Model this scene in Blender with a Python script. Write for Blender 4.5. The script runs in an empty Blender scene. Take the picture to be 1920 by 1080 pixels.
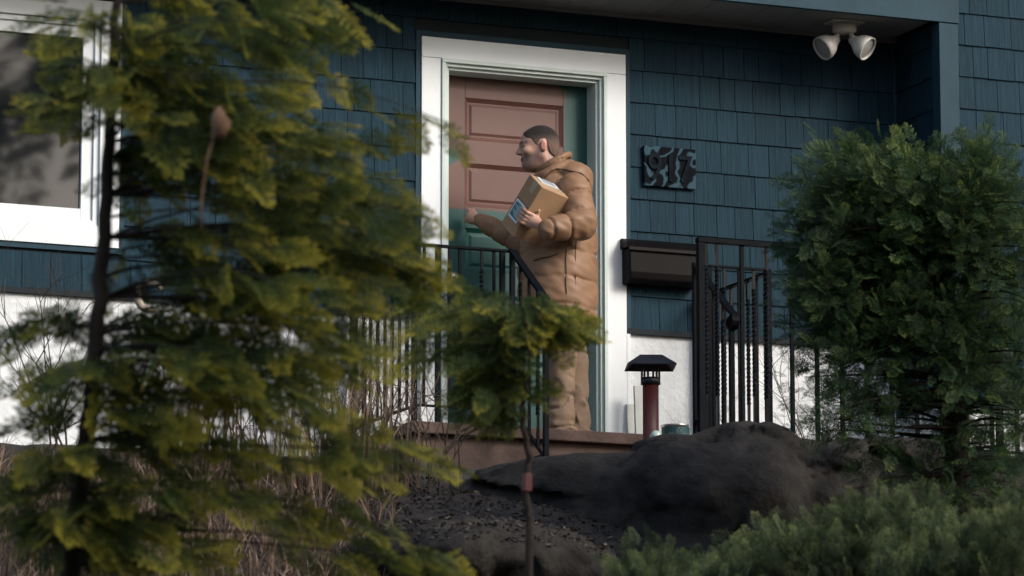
import bpy, bmesh, math, random
import numpy as np
from mathutils import Vector, Matrix, noise as mnoise

# ------------------------------------------------------------------ camera, sky, sun, exposure
sc = bpy.context.scene
R = math.radians
CAM = Vector((-8.809, -22.641, -3.445)); YAW = R(22.478); PIT = R(9.842); FPX = 8311.0
cam_d = bpy.data.cameras.new('camera'); cam = bpy.data.objects.new('camera', cam_d)
sc.collection.objects.link(cam); sc.camera = cam
cam.location = CAM; cam.rotation_euler = (R(90) + PIT, 0, -YAW)
cam_d.sensor_width = 36; cam_d.lens = FPX / 1920 * 36
cam_d.clip_start = .5; cam_d.clip_end = 600
cam_d.dof.use_dof = True; cam_d.dof.focus_distance = 24.4; cam_d.dof.aperture_fstop = 6.0

SUN_AZ, SUN_EL = R(34), R(31)            # azimuth measured from the wall's outward normal towards +x
sdir = Vector((math.sin(SUN_AZ) * math.cos(SUN_EL), -math.cos(SUN_AZ) * math.cos(SUN_EL), math.sin(SUN_EL)))
world = bpy.data.worlds.new('World'); sc.world = world; world.use_nodes = True
wn = world.node_tree.nodes; wn.clear()
sky = wn.new('ShaderNodeTexSky'); sky.sky_type = 'NISHITA'; sky.sun_disc = False
sky.sun_elevation = SUN_EL; sky.sun_rotation = math.atan2(sdir.x, sdir.y)
sky.air_density = 1.0; sky.dust_density = 3.0; sky.ozone_density = 1.0
bg = wn.new('ShaderNodeBackground'); bg.inputs[1].default_value = .145
wo = wn.new('ShaderNodeOutputWorld')
world.node_tree.links.new(sky.outputs[0], bg.inputs[0]); world.node_tree.links.new(bg.outputs[0], wo.inputs[0])
sun_d = bpy.data.lights.new('sun', 'SUN'); sun_d.energy = 1.4; sun_d.angle = R(18); sun_d.color = (1, .97, .92)
sun = bpy.data.objects.new('sun', sun_d); sc.collection.objects.link(sun)
sun.rotation_euler = sdir.to_track_quat('Z', 'Y').to_euler()
sc.view_settings.view_transform = 'Standard'; sc.view_settings.look = 'None'
sc.view_settings.exposure = 0.58; sc.view_settings.gamma = 1.0; sc.view_settings.use_curve_mapping = False
sc.render.engine = 'CYCLES'; sc.cycles.max_bounces = 8; sc.cycles.transparent_max_bounces = 8

random.seed(7); rng = np.random.default_rng(7)
C = sc.collection

# ------------------------------------------------------------------ helpers
_v = Vector((math.sin(YAW) * math.cos(PIT), math.cos(YAW) * math.cos(PIT), math.sin(PIT)))
_r = Vector((math.cos(YAW), -math.sin(YAW), 0)); _u = _r.cross(_v)
def at(px, py, Y):                       # point of the vertical plane y = Y
    d = _v + _r * ((px - 960) / FPX) + _u * ((540 - py) / FPX)
    return CAM + d * ((Y - CAM.y) / d.y)
def atd(px, py, dist):                   # point at a distance from the street
    return CAM + (_v + _r * ((px - 960) / FPX) + _u * ((540 - py) / FPX)) * dist

def tag(o, label=None, cat=None, group=None, kind=None):
    if label: o['label'] = label
    if cat: o['category'] = cat
    if group: o['group'] = group
    if kind: o['kind'] = kind
    return o
def empty(name, loc=(0, 0, 0), rz=0, parent=None):
    o = bpy.data.objects.new(name, None); C.objects.link(o)
    o.location = loc; o.rotation_euler = (0, 0, rz); o.parent = parent; o.empty_display_size = .1
    return o
def link(name, me, m=None, parent=None, loc=None):
    o = bpy.data.objects.new(name, me); C.objects.link(o); o.parent = parent
    if m and not me.materials: me.materials.append(m)
    if loc is not None: o.location = loc
    return o
def mesh_np(name, V, F, smooth=False):
    V = np.asarray(V, np.float32); F = np.asarray(F, np.int32)
    me = bpy.data.meshes.new(name); n = F.shape[1]
    me.vertices.add(len(V)); me.vertices.foreach_set('co', V.ravel())
    me.loops.add(F.size); me.loops.foreach_set('vertex_index', F.ravel())
    me.polygons.add(len(F)); me.polygons.foreach_set('loop_start', np.arange(0, F.size, n, dtype=np.int32))
    me.polygons.foreach_set('use_smooth', np.full(len(F), smooth))
    me.update(calc_edges=True); me.validate(); return me

class MB:
    def __init__(s): s.v = []; s.f = []; s.sm = []
    def add(s, vs, fs, smooth=False):
        o = len(s.v); s.v += [tuple(v) for v in vs]; s.f += [tuple(i + o for i in f) for f in fs]; s.sm += [smooth] * len(fs); return s
    def box(s, x0, x1, y0, y1, z0, z1, M=None):
        vs = [Vector((x, y, z)) for x in (x0, x1) for y in (y0, y1) for z in (z0, z1)]
        if M is not None: vs = [M @ v for v in vs]
        return s.add(vs, [(0, 1, 3, 2), (4, 6, 7, 5), (0, 4, 5, 1), (2, 3, 7, 6), (0, 2, 6, 4), (1, 5, 7, 3)])
    def bar(s, a, b, w, h=None, twist=0, seg=1):   # square bar between two points
        h = h or w; a, b = Vector(a), Vector(b); d = (b - a).normalized()
        s1 = d.cross(Vector((0, 0, 1)) if abs(d.z) < .9 else Vector((0, 1, 0))).normalized(); s2 = d.cross(s1)
        vs = []; fs = []
        for i in range(seg + 1):
            t = i / seg; c = a.lerp(b, t); an = twist * t
            for k in range(4):
                q = [(1, 1), (-1, 1), (-1, -1), (1, -1)][k]
                p1, p2 = q[0] * w / 2, q[1] * h / 2
                vs.append(c + s1 * (p1 * math.cos(an) - p2 * math.sin(an)) + s2 * (p1 * math.sin(an) + p2 * math.cos(an)))
        for i in range(seg):
            for k in range(4):
                fs.append((i * 4 + k, i * 4 + (k + 1) % 4, i * 4 + 4 + (k + 1) % 4, i * 4 + 4 + k))
        fs += [(3, 2, 1, 0), (seg * 4, seg * 4 + 1, seg * 4 + 2, seg * 4 + 3)]
        return s.add(vs, fs)
    def tube(s, pts, radii, n=8, cap=True):
        pts = [Vector(p) for p in pts]; vs = []; fs = []
        up = None
        for i, p in enumerate(pts):
            d = (pts[min(i + 1, len(pts) - 1)] - pts[max(i - 1, 0)]).normalized()
            if up is None: up = d.cross(Vector((0, 0, 1)) if abs(d.z) < .9 else Vector((1, 0, 0))).normalized()
            up = (up - d * up.dot(d)).normalized(); w = d.cross(up)
            r = radii[i] if hasattr(radii, '__len__') else radii
            for k in range(n):
                a = 2 * math.pi * k / n; vs.append(p + (up * math.cos(a) + w * math.sin(a)) * r)
        for i in range(len(pts) - 1):
            for k in range(n):
                fs.append((i * n + k, i * n + (k + 1) % n, (i + 1) * n + (k + 1) % n, (i + 1) * n + k))
        if cap: fs += [tuple(range(n))[::-1], tuple(range((len(pts) - 1) * n, len(pts) * n))]
        return s.add(vs, fs, True)
    def lathe(s, prof, n=24, M=None):
        vs = []; fs = []
        for r, z in prof:
            for k in range(n):
                a = 2 * math.pi * k / n; v = Vector((r * math.cos(a), r * math.sin(a), z)); vs.append(M @ v if M is not None else v)
        for i in range(len(prof) - 1):
            for k in range(n): fs.append((i * n + k, i * n + (k + 1) % n, (i + 1) * n + (k + 1) % n, (i + 1) * n + k))
        return s.add(vs, fs, True)
    def mesh(s, name):
        me = bpy.data.meshes.new(name); me.from_pydata(s.v, [], s.f)
        me.polygons.foreach_set('use_smooth', s.sm); me.update(); return me
    def build(s, name, m, parent=None, loc=None, bevel=0, fix=True):
        me = s.mesh(name)
        if fix:
            b = bmesh.new(); b.from_mesh(me); bmesh.ops.recalc_face_normals(b, faces=b.faces); b.to_mesh(me); b.free()
        o = link(name, me, m, parent, loc)
        if bevel:
            md = o.modifiers.new('bevel', 'BEVEL'); md.width = bevel; md.segments = 2; md.limit_method = 'ANGLE'; md.angle_limit = R(40)
        return o

# ------------------------------------------------------------------ materials
def mat(name, col, rough=.7, var=.25, vscale=8, bump=0, bscale=60, stretch=(1, 1, 1), col2=None, spec=.5, metal=0, coords='Object', rand=0, contrast=(.35, .65)):
    m = bpy.data.materials.new(name); m.use_nodes = True; nt = m.node_tree; n = nt.nodes; L = nt.links.new
    p = n['Principled BSDF']; p.inputs['Roughness'].default_value = rough; p.inputs['Metallic'].default_value = metal
    p.inputs['Specular IOR Level'].default_value = spec
    if coords == 'World':
        g = n.new('ShaderNodeNewGeometry'); src = g.outputs['Position']
    else:
        t = n.new('ShaderNodeTexCoord'); src = t.outputs[coords]
    mp = n.new('ShaderNodeMapping'); mp.inputs['Scale'].default_value = stretch; L(src, mp.inputs[0])
    nz = n.new('ShaderNodeTexNoise'); nz.inputs['Scale'].default_value = vscale; nz.inputs['Detail'].default_value = 6; nz.inputs['Roughness'].default_value = .6
    L(mp.outputs[0], nz.inputs[0])
    rp = n.new('ShaderNodeValToRGB'); L(nz.outputs[0], rp.inputs[0])
    c2 = col2 or tuple(c * (1 - var) for c in col)
    rp.color_ramp.elements[0].position = contrast[0]; rp.color_ramp.elements[1].position = contrast[1]
    rp.color_ramp.elements[0].color = (*c2, 1); rp.color_ramp.elements[1].color = (*col, 1)
    out = rp.outputs[0]
    if rand:
        oi = n.new('ShaderNodeObjectInfo'); mr = n.new('ShaderNodeMapRange')
        mr.inputs[3].default_value = 1 - rand; mr.inputs[4].default_value = 1 + rand; L(oi.outputs['Random'], mr.inputs[0])
        hs = n.new('ShaderNodeHueSaturation'); L(mr.outputs[0], hs.inputs['Value']); L(out, hs.inputs['Color']); out = hs.outputs[0]
    L(out, p.inputs['Base Color'])
    if bump:
        nb = n.new('ShaderNodeTexNoise'); nb.inputs['Scale'].default_value = bscale; nb.inputs['Detail'].default_value = 5; L(mp.outputs[0], nb.inputs[0])
        bp = n.new('ShaderNodeBump'); bp.inputs['Strength'].default_value = bump; bp.inputs['Distance'].default_value = .01
        L(nb.outputs[0], bp.inputs['Height']); L(bp.outputs[0], p.inputs['Normal'])
    return m

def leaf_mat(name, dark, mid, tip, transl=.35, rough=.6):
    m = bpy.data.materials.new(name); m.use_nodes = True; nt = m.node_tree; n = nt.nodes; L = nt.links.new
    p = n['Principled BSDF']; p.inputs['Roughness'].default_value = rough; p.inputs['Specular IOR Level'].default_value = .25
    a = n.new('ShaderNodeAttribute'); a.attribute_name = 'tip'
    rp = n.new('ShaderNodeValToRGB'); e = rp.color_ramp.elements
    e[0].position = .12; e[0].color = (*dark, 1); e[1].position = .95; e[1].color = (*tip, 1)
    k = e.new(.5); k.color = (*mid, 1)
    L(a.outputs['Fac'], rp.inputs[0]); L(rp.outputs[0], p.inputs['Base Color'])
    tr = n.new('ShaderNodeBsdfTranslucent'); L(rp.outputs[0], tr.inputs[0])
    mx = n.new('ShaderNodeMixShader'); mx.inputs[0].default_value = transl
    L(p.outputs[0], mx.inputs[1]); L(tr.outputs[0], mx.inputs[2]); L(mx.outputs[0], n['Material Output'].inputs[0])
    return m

M = {}
M['shingle'] = mat('shingle paint', (.013, .042, .064), .7, .42, 1.0, .55, 1.0, (70, 70, 2.2), coords='World', rand=.14, contrast=(.3, .7), spec=.14)
M['blue_trim'] = mat('blue trim paint', (.018, .054, .078), .6, .25, 3, .1, 30, coords='World', spec=.2)
M['sheath'] = mat('dark sheathing', (.012, .02, .025), .9, .2)
M['white'] = mat('white trim paint', (.79, .83, .85), .5, .06, 3, .05, 25, coords='World')
M['jamb'] = mat('jamb paint with teal bounce', (.60, .69, .66), .5, .10, 4, .05, 30, coords='World')  # green tint imitates light reflected off the teal door
M['stucco'] = mat('white stucco', (.80, .83, .84), .9, .12, 4, .9, 22, coords='World')
M['soffit'] = mat('grey soffit paint', (.27, .28, .28), .7, .2, 3, .1, 20, coords='World')
M['iron'] = mat('black wrought iron', (.005, .007, .010), .5, .4, 20, .05, 90, coords='World', spec=.05)
M['iron_gloss'] = mat('rubbed twisted iron', (.006, .008, .011), .16, .3, 20, 0, 90, coords='World', spec=.3)
M['brownstone'] = mat('red brown concrete', (.125, .080, .066), .9, .45, 7, .5, 40, coords='World')
M['mailbox'] = mat('dark brown enamel', (.006, .0052, .0056), .45, .3, 5, spec=.08)
M['lampwhite'] = mat('white lamp plastic', (.62, .60, .57), .4, .1, 6)
M['lens'] = mat('pebbled lamp glass', (.42, .43, .42), .25, .2, 40, .4, 120)
M['redpipe'] = mat('oxide red pipe', (.125, .022, .018), .45, .55, 6, .1, 40, (1, 1, .4))
M['blackmetal'] = mat('black cap metal', (.012, .014, .020), .4, .3, 10)
M['card'] = mat('brown cardboard', (.40, .245, .135), .85, .16, 6, .1, 50)
M['tape'] = mat('clear brown tape', (.52, .40, .27), .18, .1, 10)
M['paper'] = mat('white label paper', (.74, .77, .80), .55, .04, 10)
M['ink'] = mat('teal label ink', (.03, .17, .20), .6, .1, 10)
M['inkdark'] = mat('dark label ink', (.03, .05, .07), .6, .1, 10)
M['greylabel'] = mat('grey printed label', (.30, .36, .42), .5, .2, 60)
M['tin'] = mat('bright tin', (.55, .55, .54), .22, .15, 12, metal=1)
M['canlabel'] = mat('teal can label', (.015, .075, .085), .4, .1, 8)
M['ball'] = mat('pale glass ball', (.50, .60, .54), .3, .3, 18)
M['board'] = mat('weathered white board', (.66, .68, .64), .7, .2, 5, .2, 30)
M['bark'] = mat('dark bark', (.050, .036, .027), .95, .5, 20, .9, 60, (1, 1, .3))
M['bark_red'] = mat('reddish bark', (.085, .045, .03), .95, .5, 20, .9, 60, (1, 1, .3))
M['darkbark'] = mat('blackish bark', (.022, .017, .014), .95, .5, 20, .9, 60, (1, 1, .3), spec=.1)
M['twig'] = mat('grey brown twig', (.085, .06, .045), .9, .4, 12)
M['rock'] = mat('dark gneiss', (.056, .050, .044), .95, .6, 5, 1.0, 34, col2=(.016, .0155, .015), contrast=(.36, .78), spec=.15)
M['soil'] = mat('leaf litter soil', (.034, .026, .020), .95, .6, 5, .9, 14, col2=(.012, .011, .010), coords='World')
M['street'] = mat('asphalt', (.05, .05, .05), .9, .2, 2, .3, 60, coords='World')
M['straw'] = leaf_mat('dry straw', (.08, .05, .034), (.22, .150, .10), (.50, .39, .28), .25)
M['deadleaf'] = mat('dead tan leaf', (.26, .145, .075), .8, .5, 30)
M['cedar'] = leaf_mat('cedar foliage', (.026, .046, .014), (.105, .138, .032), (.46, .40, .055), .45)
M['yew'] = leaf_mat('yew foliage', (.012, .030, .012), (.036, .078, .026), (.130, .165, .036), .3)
M['juniper'] = leaf_mat('juniper foliage', (.022, .036, .017), (.085, .115, .046), (.23, .26, .092), .2)
M['jacket'] = mat('tan quilted nylon', (.275, .158, .092), .5, .16, 7, .16, 26, spec=.3)
M['trousers'] = mat('brown cotton', (.270, .185, .122), .85, .22, 9, .3, 40)
M['leather'] = mat('dark shoe leather', (.020, .013, .010), .5, .3, 10)
M['hair'] = mat('short dark hair', (.020, .015, .013), .75, .5, 160, .8, 300)
def wrinkle(m, sc_, st, dist, strength, distance):
    n = m.node_tree.nodes; L = m.node_tree.links.new; t = n.new('ShaderNodeTexCoord'); mp = n.new('ShaderNodeMapping'); mp.inputs['Scale'].default_value = st; L(t.outputs['Object'], mp.inputs[0])
    nz = n.new('ShaderNodeTexNoise'); nz.noise_type = 'RIDGED_MULTIFRACTAL'; nz.inputs['Scale'].default_value = sc_; nz.inputs['Detail'].default_value = 4; nz.inputs['Distortion'].default_value = dist; L(mp.outputs[0], nz.inputs[0])
    b = n.new('ShaderNodeBump'); b.inputs['Strength'].default_value = strength; b.inputs['Distance'].default_value = distance; b.invert = True; L(nz.outputs[0], b.inputs['Height'])
    old = n['Principled BSDF'].inputs['Normal']
    if old.links: L(old.links[0].from_socket, b.inputs['Normal'])
    L(b.outputs[0], old)
wrinkle(M['jacket'], 5, (1, 1, 1.5), .6, .5, .012); wrinkle(M['trousers'], 5, (1, 1, 1.0), .5, .6, .014); wrinkle(M['rock'], 4, (.7, 1, 1.6), .4, .8, .05)
M['seam'] = mat('seam thread', (.055, .030, .018), .8, .2, 10)

def glass_mat():
    m = bpy.data.materials.new('window glass'); m.use_nodes = True; n = m.node_tree.nodes
    p = n['Principled BSDF']; p.inputs['Base Color'].default_value = (.004, .006, .008, 1); p.inputs['Roughness'].default_value = .03
    p.inputs['IOR'].default_value = 1.6
    return m
M['glass'] = glass_mat()

def ceramic_mat():
    m = bpy.data.materials.new('marbled ceramic glaze'); m.use_nodes = True; nt = m.node_tree; n = nt.nodes; L = nt.links.new
    p = n['Principled BSDF']; p.inputs['Roughness'].default_value = .6; p.inputs['Specular IOR Level'].default_value = .03
    t = n.new('ShaderNodeTexCoord'); w = n.new('ShaderNodeTexWave'); w.inputs['Scale'].default_value = 2.6
    w.inputs['Distortion'].default_value = 16; w.inputs['Detail'].default_value = 2; w.inputs['Detail Scale'].default_value = 2.4
    L(t.outputs['Object'], w.inputs[0]); rp = n.new('ShaderNodeValToRGB'); e = rp.color_ramp.elements
    e[0].position = .12; e[0].color = (.004, .005, .008, 1); e[1].position = .95; e[1].color = (.040, .080, .105, 1)
    k = e.new(.72); k.color = (.004, .007, .011, 1)
    L(w.outputs['Fac'], rp.inputs[0]); L(rp.outputs[0], p.inputs['Base Color']); return m
M['ceramic'] = ceramic_mat()

def door_mat(xr, zb, zt, blobs):
    """teal door with a patch of red-brown undercoat: a rectangle with brushed edges, less a few teal dabs"""
    m = bpy.data.materials.new('half painted door'); m.use_nodes = True; nt = m.node_tree; n = nt.nodes; L = nt.links.new
    p = n['Principled BSDF']; p.inputs['Roughness'].default_value = .5
    g = n.new('ShaderNodeNewGeometry'); sp = n.new('ShaderNodeSeparateXYZ'); L(g.outputs['Position'], sp.inputs[0])
    nz = n.new('ShaderNodeTexNoise'); nz.inputs['Scale'].default_value = 9; nz.inputs['Detail'].default_value = 3; L(g.outputs['Position'], nz.inputs[0])
    def mth(op, a, b):
        q = n.new('ShaderNodeMath'); q.operation = op
        for i, z in enumerate((a, b)):
            if z is None: continue
            if hasattr(z, 'links'): L(z, q.inputs[i])
            else: q.inputs[i].default_value = z
        return q.outputs[0]
    wob = mth('MULTIPLY', mth('SUBTRACT', nz.outputs[0], .5), .10)
    d = mth('MINIMUM', mth('SUBTRACT', xr, sp.outputs[0]), mth('SUBTRACT', sp.outputs[2], zb))
    d = mth('ADD', d, mth('MULTIPLY', wob, .25))
    for bx, bz, br in blobs:
        dx = mth('POWER', mth('SUBTRACT', sp.outputs[0], bx), 2.0); dz = mth('POWER', mth('SUBTRACT', sp.outputs[2], bz), 2.0)
        rr = mth('SUBTRACT', mth('SQRT', mth('ADD', dx, dz), None), br)
        d = mth('MINIMUM', d, mth('ADD', rr, wob))
    mr = n.new('ShaderNodeMapRange'); mr.inputs[1].default_value = -.006; mr.inputs[2].default_value = .012; L(d, mr.inputs[0])
    mx = n.new('ShaderNodeMix'); mx.data_type = 'RGBA'; L(mr.outputs[0], mx.inputs[0])
    n2 = n.new('ShaderNodeTexNoise'); n2.inputs['Scale'].default_value = 5; L(g.outputs['Position'], n2.inputs[0])
    r1 = n.new('ShaderNodeValToRGB'); r1.color_ramp.elements[0].color = (.002, .050, .046, 1); r1.color_ramp.elements[1].color = (.003, .085, .075, 1); L(n2.outputs[0], r1.inputs[0])
    r2 = n.new('ShaderNodeValToRGB'); r2.color_ramp.elements[0].color = (.095, .040, .032, 1); r2.color_ramp.elements[1].color = (.140, .062, .050, 1); L(n2.outputs[0], r2.inputs[0])
    L(r1.outputs[0], mx.inputs[6]); L(r2.outputs[0], mx.inputs[7]); L(mx.outputs[2], p.inputs['Base Color'])
    return m

def skin_mat():
    m = bpy.data.materials.new('skin'); m.use_nodes = True; nt = m.node_tree; n = nt.nodes
    p = n['Principled BSDF']; p.inputs['Roughness'].default_value = .5
    p.inputs['Subsurface Weight'].default_value = .08; p.inputs['Subsurface Radius'].default_value = (.01, .004, .002)
    a = n.new('ShaderNodeAttribute'); a.attribute_name = 'col'; nt.links.new(a.outputs['Color'], p.inputs['Base Color']); return m
M['skin'] = skin_mat()

# ------------------------------------------------------------------ setting: ground and street
ZL = -.13                                            # top of the landing
PY = [-200, -17.5, -16, -12, -9, -6.5, -5, -3.6, -2.4, -1.0, 30]
PZ = [-5.15, -5.15, -5.0, -3.9, -2.95, -2.05, -1.6, -.95, -.55, -.45, -.45]
def ground_z(x, y):
    z = float(np.interp(y, PY, PZ))
    if -16 < y < -1: z += .10 * mnoise.noise(Vector((x * .8, y * .8, 3.1))) + .03 * mnoise.noise(Vector((x * 3, y * 3, 9)))
    return z
xs = np.concatenate([np.linspace(-80, -6, 26), np.linspace(-5.8, 7, 75), np.linspace(8, 80, 24)])
ys = np.concatenate([np.linspace(-120, -18, 22), np.linspace(-17.5, -7, 30), np.linspace(-6.8, 0, 60), np.linspace(2, 60, 12)])
gv = [(x, y, ground_z(x, y)) for y in ys for x in xs]; nx = len(xs)
gf = [(j * nx + i, j * nx + i + 1, (j + 1) * nx + i + 1, (j + 1) * nx + i) for j in range(len(ys) - 1) for i in range(nx - 1)]
go = link('ground', mesh_np('ground', gv, gf, True), M['soil']); tag(go, 'brown leaf littered bank rising to the house', 'ground', kind='structure')
st = MB().box(-80, 80, -30, -19.5, -5.16, -5.14).build('street', M['street']); tag(st, 'asphalt street below the bank', 'street', kind='structure')

# ------------------------------------------------------------------ house
XC, DR, ZS, ZB, EXPO = 2.995, .57, 2.44, .62, .1875     # inner corner, recess depth, soffit, foot of siding, course height
house = empty('house', (0, 0, -.5)); tag(house, 'blue shingled house with white foundation and half painted front door', 'house')
HO = Vector((0, 0, .5))                                    # children are given in world coordinates
def hpart(mb, name, m, parent=house, bevel=0):
    if parent is house:
        o = mb.build(name, m, house, bevel=bevel); o.location = HO; return o
    return mb.build(name, m, parent, bevel=bevel)
# openings cut out of the siding: (x0,x1,z0,z1)
DOOR = (0.0, 1.25, -.3, 2.2); WIN = (-3.25, -1.755, .865, 2.23)
wall = MB()
for a in [(-9, -3.25, ZB - .02, ZS), (WIN[0], WIN[1], ZB - .02, WIN[2]), (WIN[0], WIN[1], WIN[3], ZS), (WIN[1], .06, ZB - .02, ZS), (.06, 1.19, 2.14, ZS), (1.19, XC, ZB - .02, ZS)]:
    wall.box(a[0], a[1], 0.0, .12, a[2], a[3])
wall = hpart(wall, 'wall', M['sheath'])
WID = [.095, .115, .13, .145, .16, .175, .195]
_sh = {}
def shingle_mesh(w, h):
    k = (round(w, 4), round(h, 4))
    if k not in _sh:
        b = MB(); g = .0018
        vs = [(g, -.017, 0), (w - g, -.017, 0), (w - g, -.002, 0), (g, -.002, 0), (g, -.006, h), (w - g, -.006, h), (w - g, -.001, h), (g, -.001, h)]
        b.add(vs, [(0, 1, 5, 4), (1, 2, 6, 5), (2, 3, 7, 6), (3, 0, 4, 7), (3, 2, 1, 0), (4, 5, 6, 7)])
        _sh[k] = b.mesh('shingle')
    return _sh[k]
count = [0]
def shingles(parent, x0, x1, z0, ztop, holes, seed, keep, origin=(0, 0), ang=0, loc=HO * 0):
    """courses of shingles; those that keep() declines are joined into one part"""
    rs = random.Random(seed); rest = MB(); ca, sa = math.cos(ang), math.sin(ang)
    row = 0; z = z0
    while z < ztop - .01:
        h = min(EXPO + .012, ztop - z); spans = [(x0, x1)]
        for (a, b, c, d) in holes:
            if z + .02 < d and z + EXPO - .02 > c:
                spans = [s for (p, q) in spans for s in ((p, min(q, a)), (max(p, b), q)) if s[1] - s[0] > .01]
        for (p, q) in spans:
            x = p; first = True
            while x < q - .001:
                w = rs.choice(WID) * (rs.uniform(.4, 1) if first else 1); first = False
                w = round(w / .005) * .005
                if q - x - w < .05: w = q - x
                me = shingle_mesh(w, h); dz = rs.uniform(-.0015, .0015); dy = rs.uniform(-.0015, .0008)
                if keep(x + w / 2, z + h / 2):
                    o = link('shingle', me, M['shingle'], parent, (origin[0] + ca * x - sa * dy, origin[1] + sa * x + ca * dy, z + dz)); o.rotation_euler.z = ang; count[0] += 1
                else:
                    T = Matrix.Translation((origin[0] + ca * x - sa * dy, origin[1] + sa * x + ca * dy, z + dz)) @ Matrix.Rotation(ang, 4, 'Z')
                    rest.add([T @ v.co for v in me.vertices], [tuple(f.vertices) for f in me.polygons])
                x += w
        row += 1; z += EXPO
    if rest.v:
        o = rest.build('shingle_courses', M['shingle'], parent, fix=False); tag(o, kind='stuff')
hide = lambda x, z: (x < -2.55) or (x < .0 and z < .95 and x > -1.7 and z > 9) or (x > 2.35 and z < 1.45)
shingles(wall, -9, XC - .02, ZB, ZS, [(-.03, 1.28, -1, 2.215), (WIN[0] - .02, WIN[1] + .02, WIN[2] - .02, WIN[3] + .02)], 3, lambda x, z: not hide(x, z))
b = MB().box(-9, 0 - .004, -.026, .0, ZB - .032, ZB - .002).box(1.254, XC, -.026, .0, ZB - .032, ZB - .002)
hpart(b, 'starter_strip', M['sheath'])
# narrow blue channels beside the white casings
for c_ in ((-.03, -.004, ZB, 2.235), (1.254, 1.28, ZB, 2.235), (-.0035, 1.2535, 2.204, 2.235), (WIN[0] - .02, WIN[1] + .003, WIN[2] - .03, WIN[2] - .004), (WIN[1] + .004, WIN[1] + .03, WIN[2] - .03, WIN[3] + .03)):
    hpart(MB().box(c_[0], c_[1], -.02, 0, c_[2], c_[3]), 'trim_channel', M['blue_trim'])
# foundation
fo = MB().box(-9, .06, .0, .3, -2.2, ZB - .02).box(1.19, XC + .02, .0, .3, -2.2, ZB - .02)
hpart(fo, 'foundation', M['stucco'])
fo2 = MB().box(XC - .0, 9, -DR + .02, .3, -2.2, .2); hpart(fo2, 'foundation', M['stucco'])
# return wall and wing
rw = hpart(MB().box(XC, XC + .1, -DR + .01, .0, .2, ZS), 'wall', M['sheath'])
shingles(rw, .0, DR - .03, ZB - 2 * EXPO, ZS, [], 11, lambda x, z: z > 1.2, origin=(XC, 0), ang=-math.pi / 2)
wg = hpart(MB().box(XC + .1, 9, -DR + .005, 0, .2, 3.4), 'wall', M['sheath'])
CB = .108
shingles(wg, XC + CB, 9, ZB - 2 * EXPO, 3.4, [], 12, lambda x, z: x < 4.0 and z > 1.3 and z < 2.9, origin=(0, -DR), ang=0)
up = hpart(MB().box(-9, XC + .1, -DR + .005, 0, ZS + .06, 3.4), 'wall', M['sheath'])
shingles(up, -9, XC + CB, ZS + .155 + .0, 3.4, [], 13, lambda x, z: x > .6 and z < 2.85, origin=(0, -DR), ang=0)
hpart(MB().box(XC - .022, XC + CB - .004, -DR - .024, -DR + .004, .2, ZS - .018), 'corner_board', M['blue_trim'], bevel=.003)
hpart(MB().box(XC - .024, XC - .002, -DR + .006, -DR + .06, .2, ZS - .02), 'corner_board', M['blue_trim'])
hpart(MB().box(-9, XC + CB, -DR - .028, -DR + .002, ZS - .014, ZS + .155), 'fascia', M['blue_trim'], bevel=.003)
hpart(MB().box(XC - .03, XC - .004, -.03, -.003, .2, ZS - .02), 'corner_bead', M['blue_trim'])
# soffit of boards
sf = hpart(MB().box(-9, XC, -DR + .004, -.002, ZS + .02, ZS + .055), 'soffit', M['soffit'])
pm = MB().box(.0015, .1085, -DR + .006, -.03, ZS, ZS + .018).mesh('plank')
x = -4.0
while x < XC - .11:
    link('plank', pm, M['soffit'], sf, (x, 0, random.uniform(-.001, .001))); x += .11
hpart(MB().box(-9, XC - .004, -.028, -.001, ZS - .02, ZS + .016), 'soffit_bead', M['soffit'])
# unseen rear of the house and roof keep the light out
hpart(MB().box(-9, 9, .3, 8, -2.2, 3.4), 'rear_block', M['stucco'])
rf = MB(); rf.add([(-9.3, -DR - .3, 3.35), (9.3, -DR - .3, 3.35), (9.3, 4, 5.4), (-9.3, 4, 5.4), (9.3, 8.3, 3.35), (-9.3, 8.3, 3.35)], [(0, 1, 2, 3), (3, 2, 4, 5), (0, 5, 4, 1)])
hpart(rf, 'roof', M['street'])

# door frame
fr = empty('door_frame', HO, parent=house)
CW = .118
MB().box(0, CW, -.03, .02, ZL, 2.2 - CW).build('casing', M['white'], fr, bevel=.003)
MB().box(1.25 - CW, 1.25, -.03, .02, ZL, 2.2 - CW).build('casing', M['white'], fr, bevel=.003)
MB().box(0, 1.25, -.0305, .02, 2.2 - CW + .001, 2.2).build('casing', M['white'], fr, bevel=.003)
MB().box(1.2505, 1.272, -.03, .02, ZL, ZB - .035).build('casing', M['white'], fr, bevel=.002)
i0, i1, it = CW + .001, 1.25 - CW - .001, 2.2 - CW - .001
for w, yf, yb, nm in ((.022, -.042, .02, 'moulding'), (.040, -.022, .06, 'moulding'), (.056, -.0, .17, 'jamb')):
    MB().box(i0, i0 + w, yf, yb, ZL, it - w).build(nm, M['jamb'], fr, bevel=.002)
    MB().box(i1 - w, i1, yf, yb, ZL, it - w).build(nm, M['jamb'], fr, bevel=.002)
    MB().box(i0, i1, yf - .0004, yb, it - w + .0006, it).build(nm, M['jamb'], fr, bevel=.002)
    i0 += .0004; i1 -= .0004; it -= .0004
MB().box(.06, 1.19, -.03, .2, ZL - .05, ZL + .02).build('threshold', M['brownstone'], fr, bevel=.004)

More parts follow.
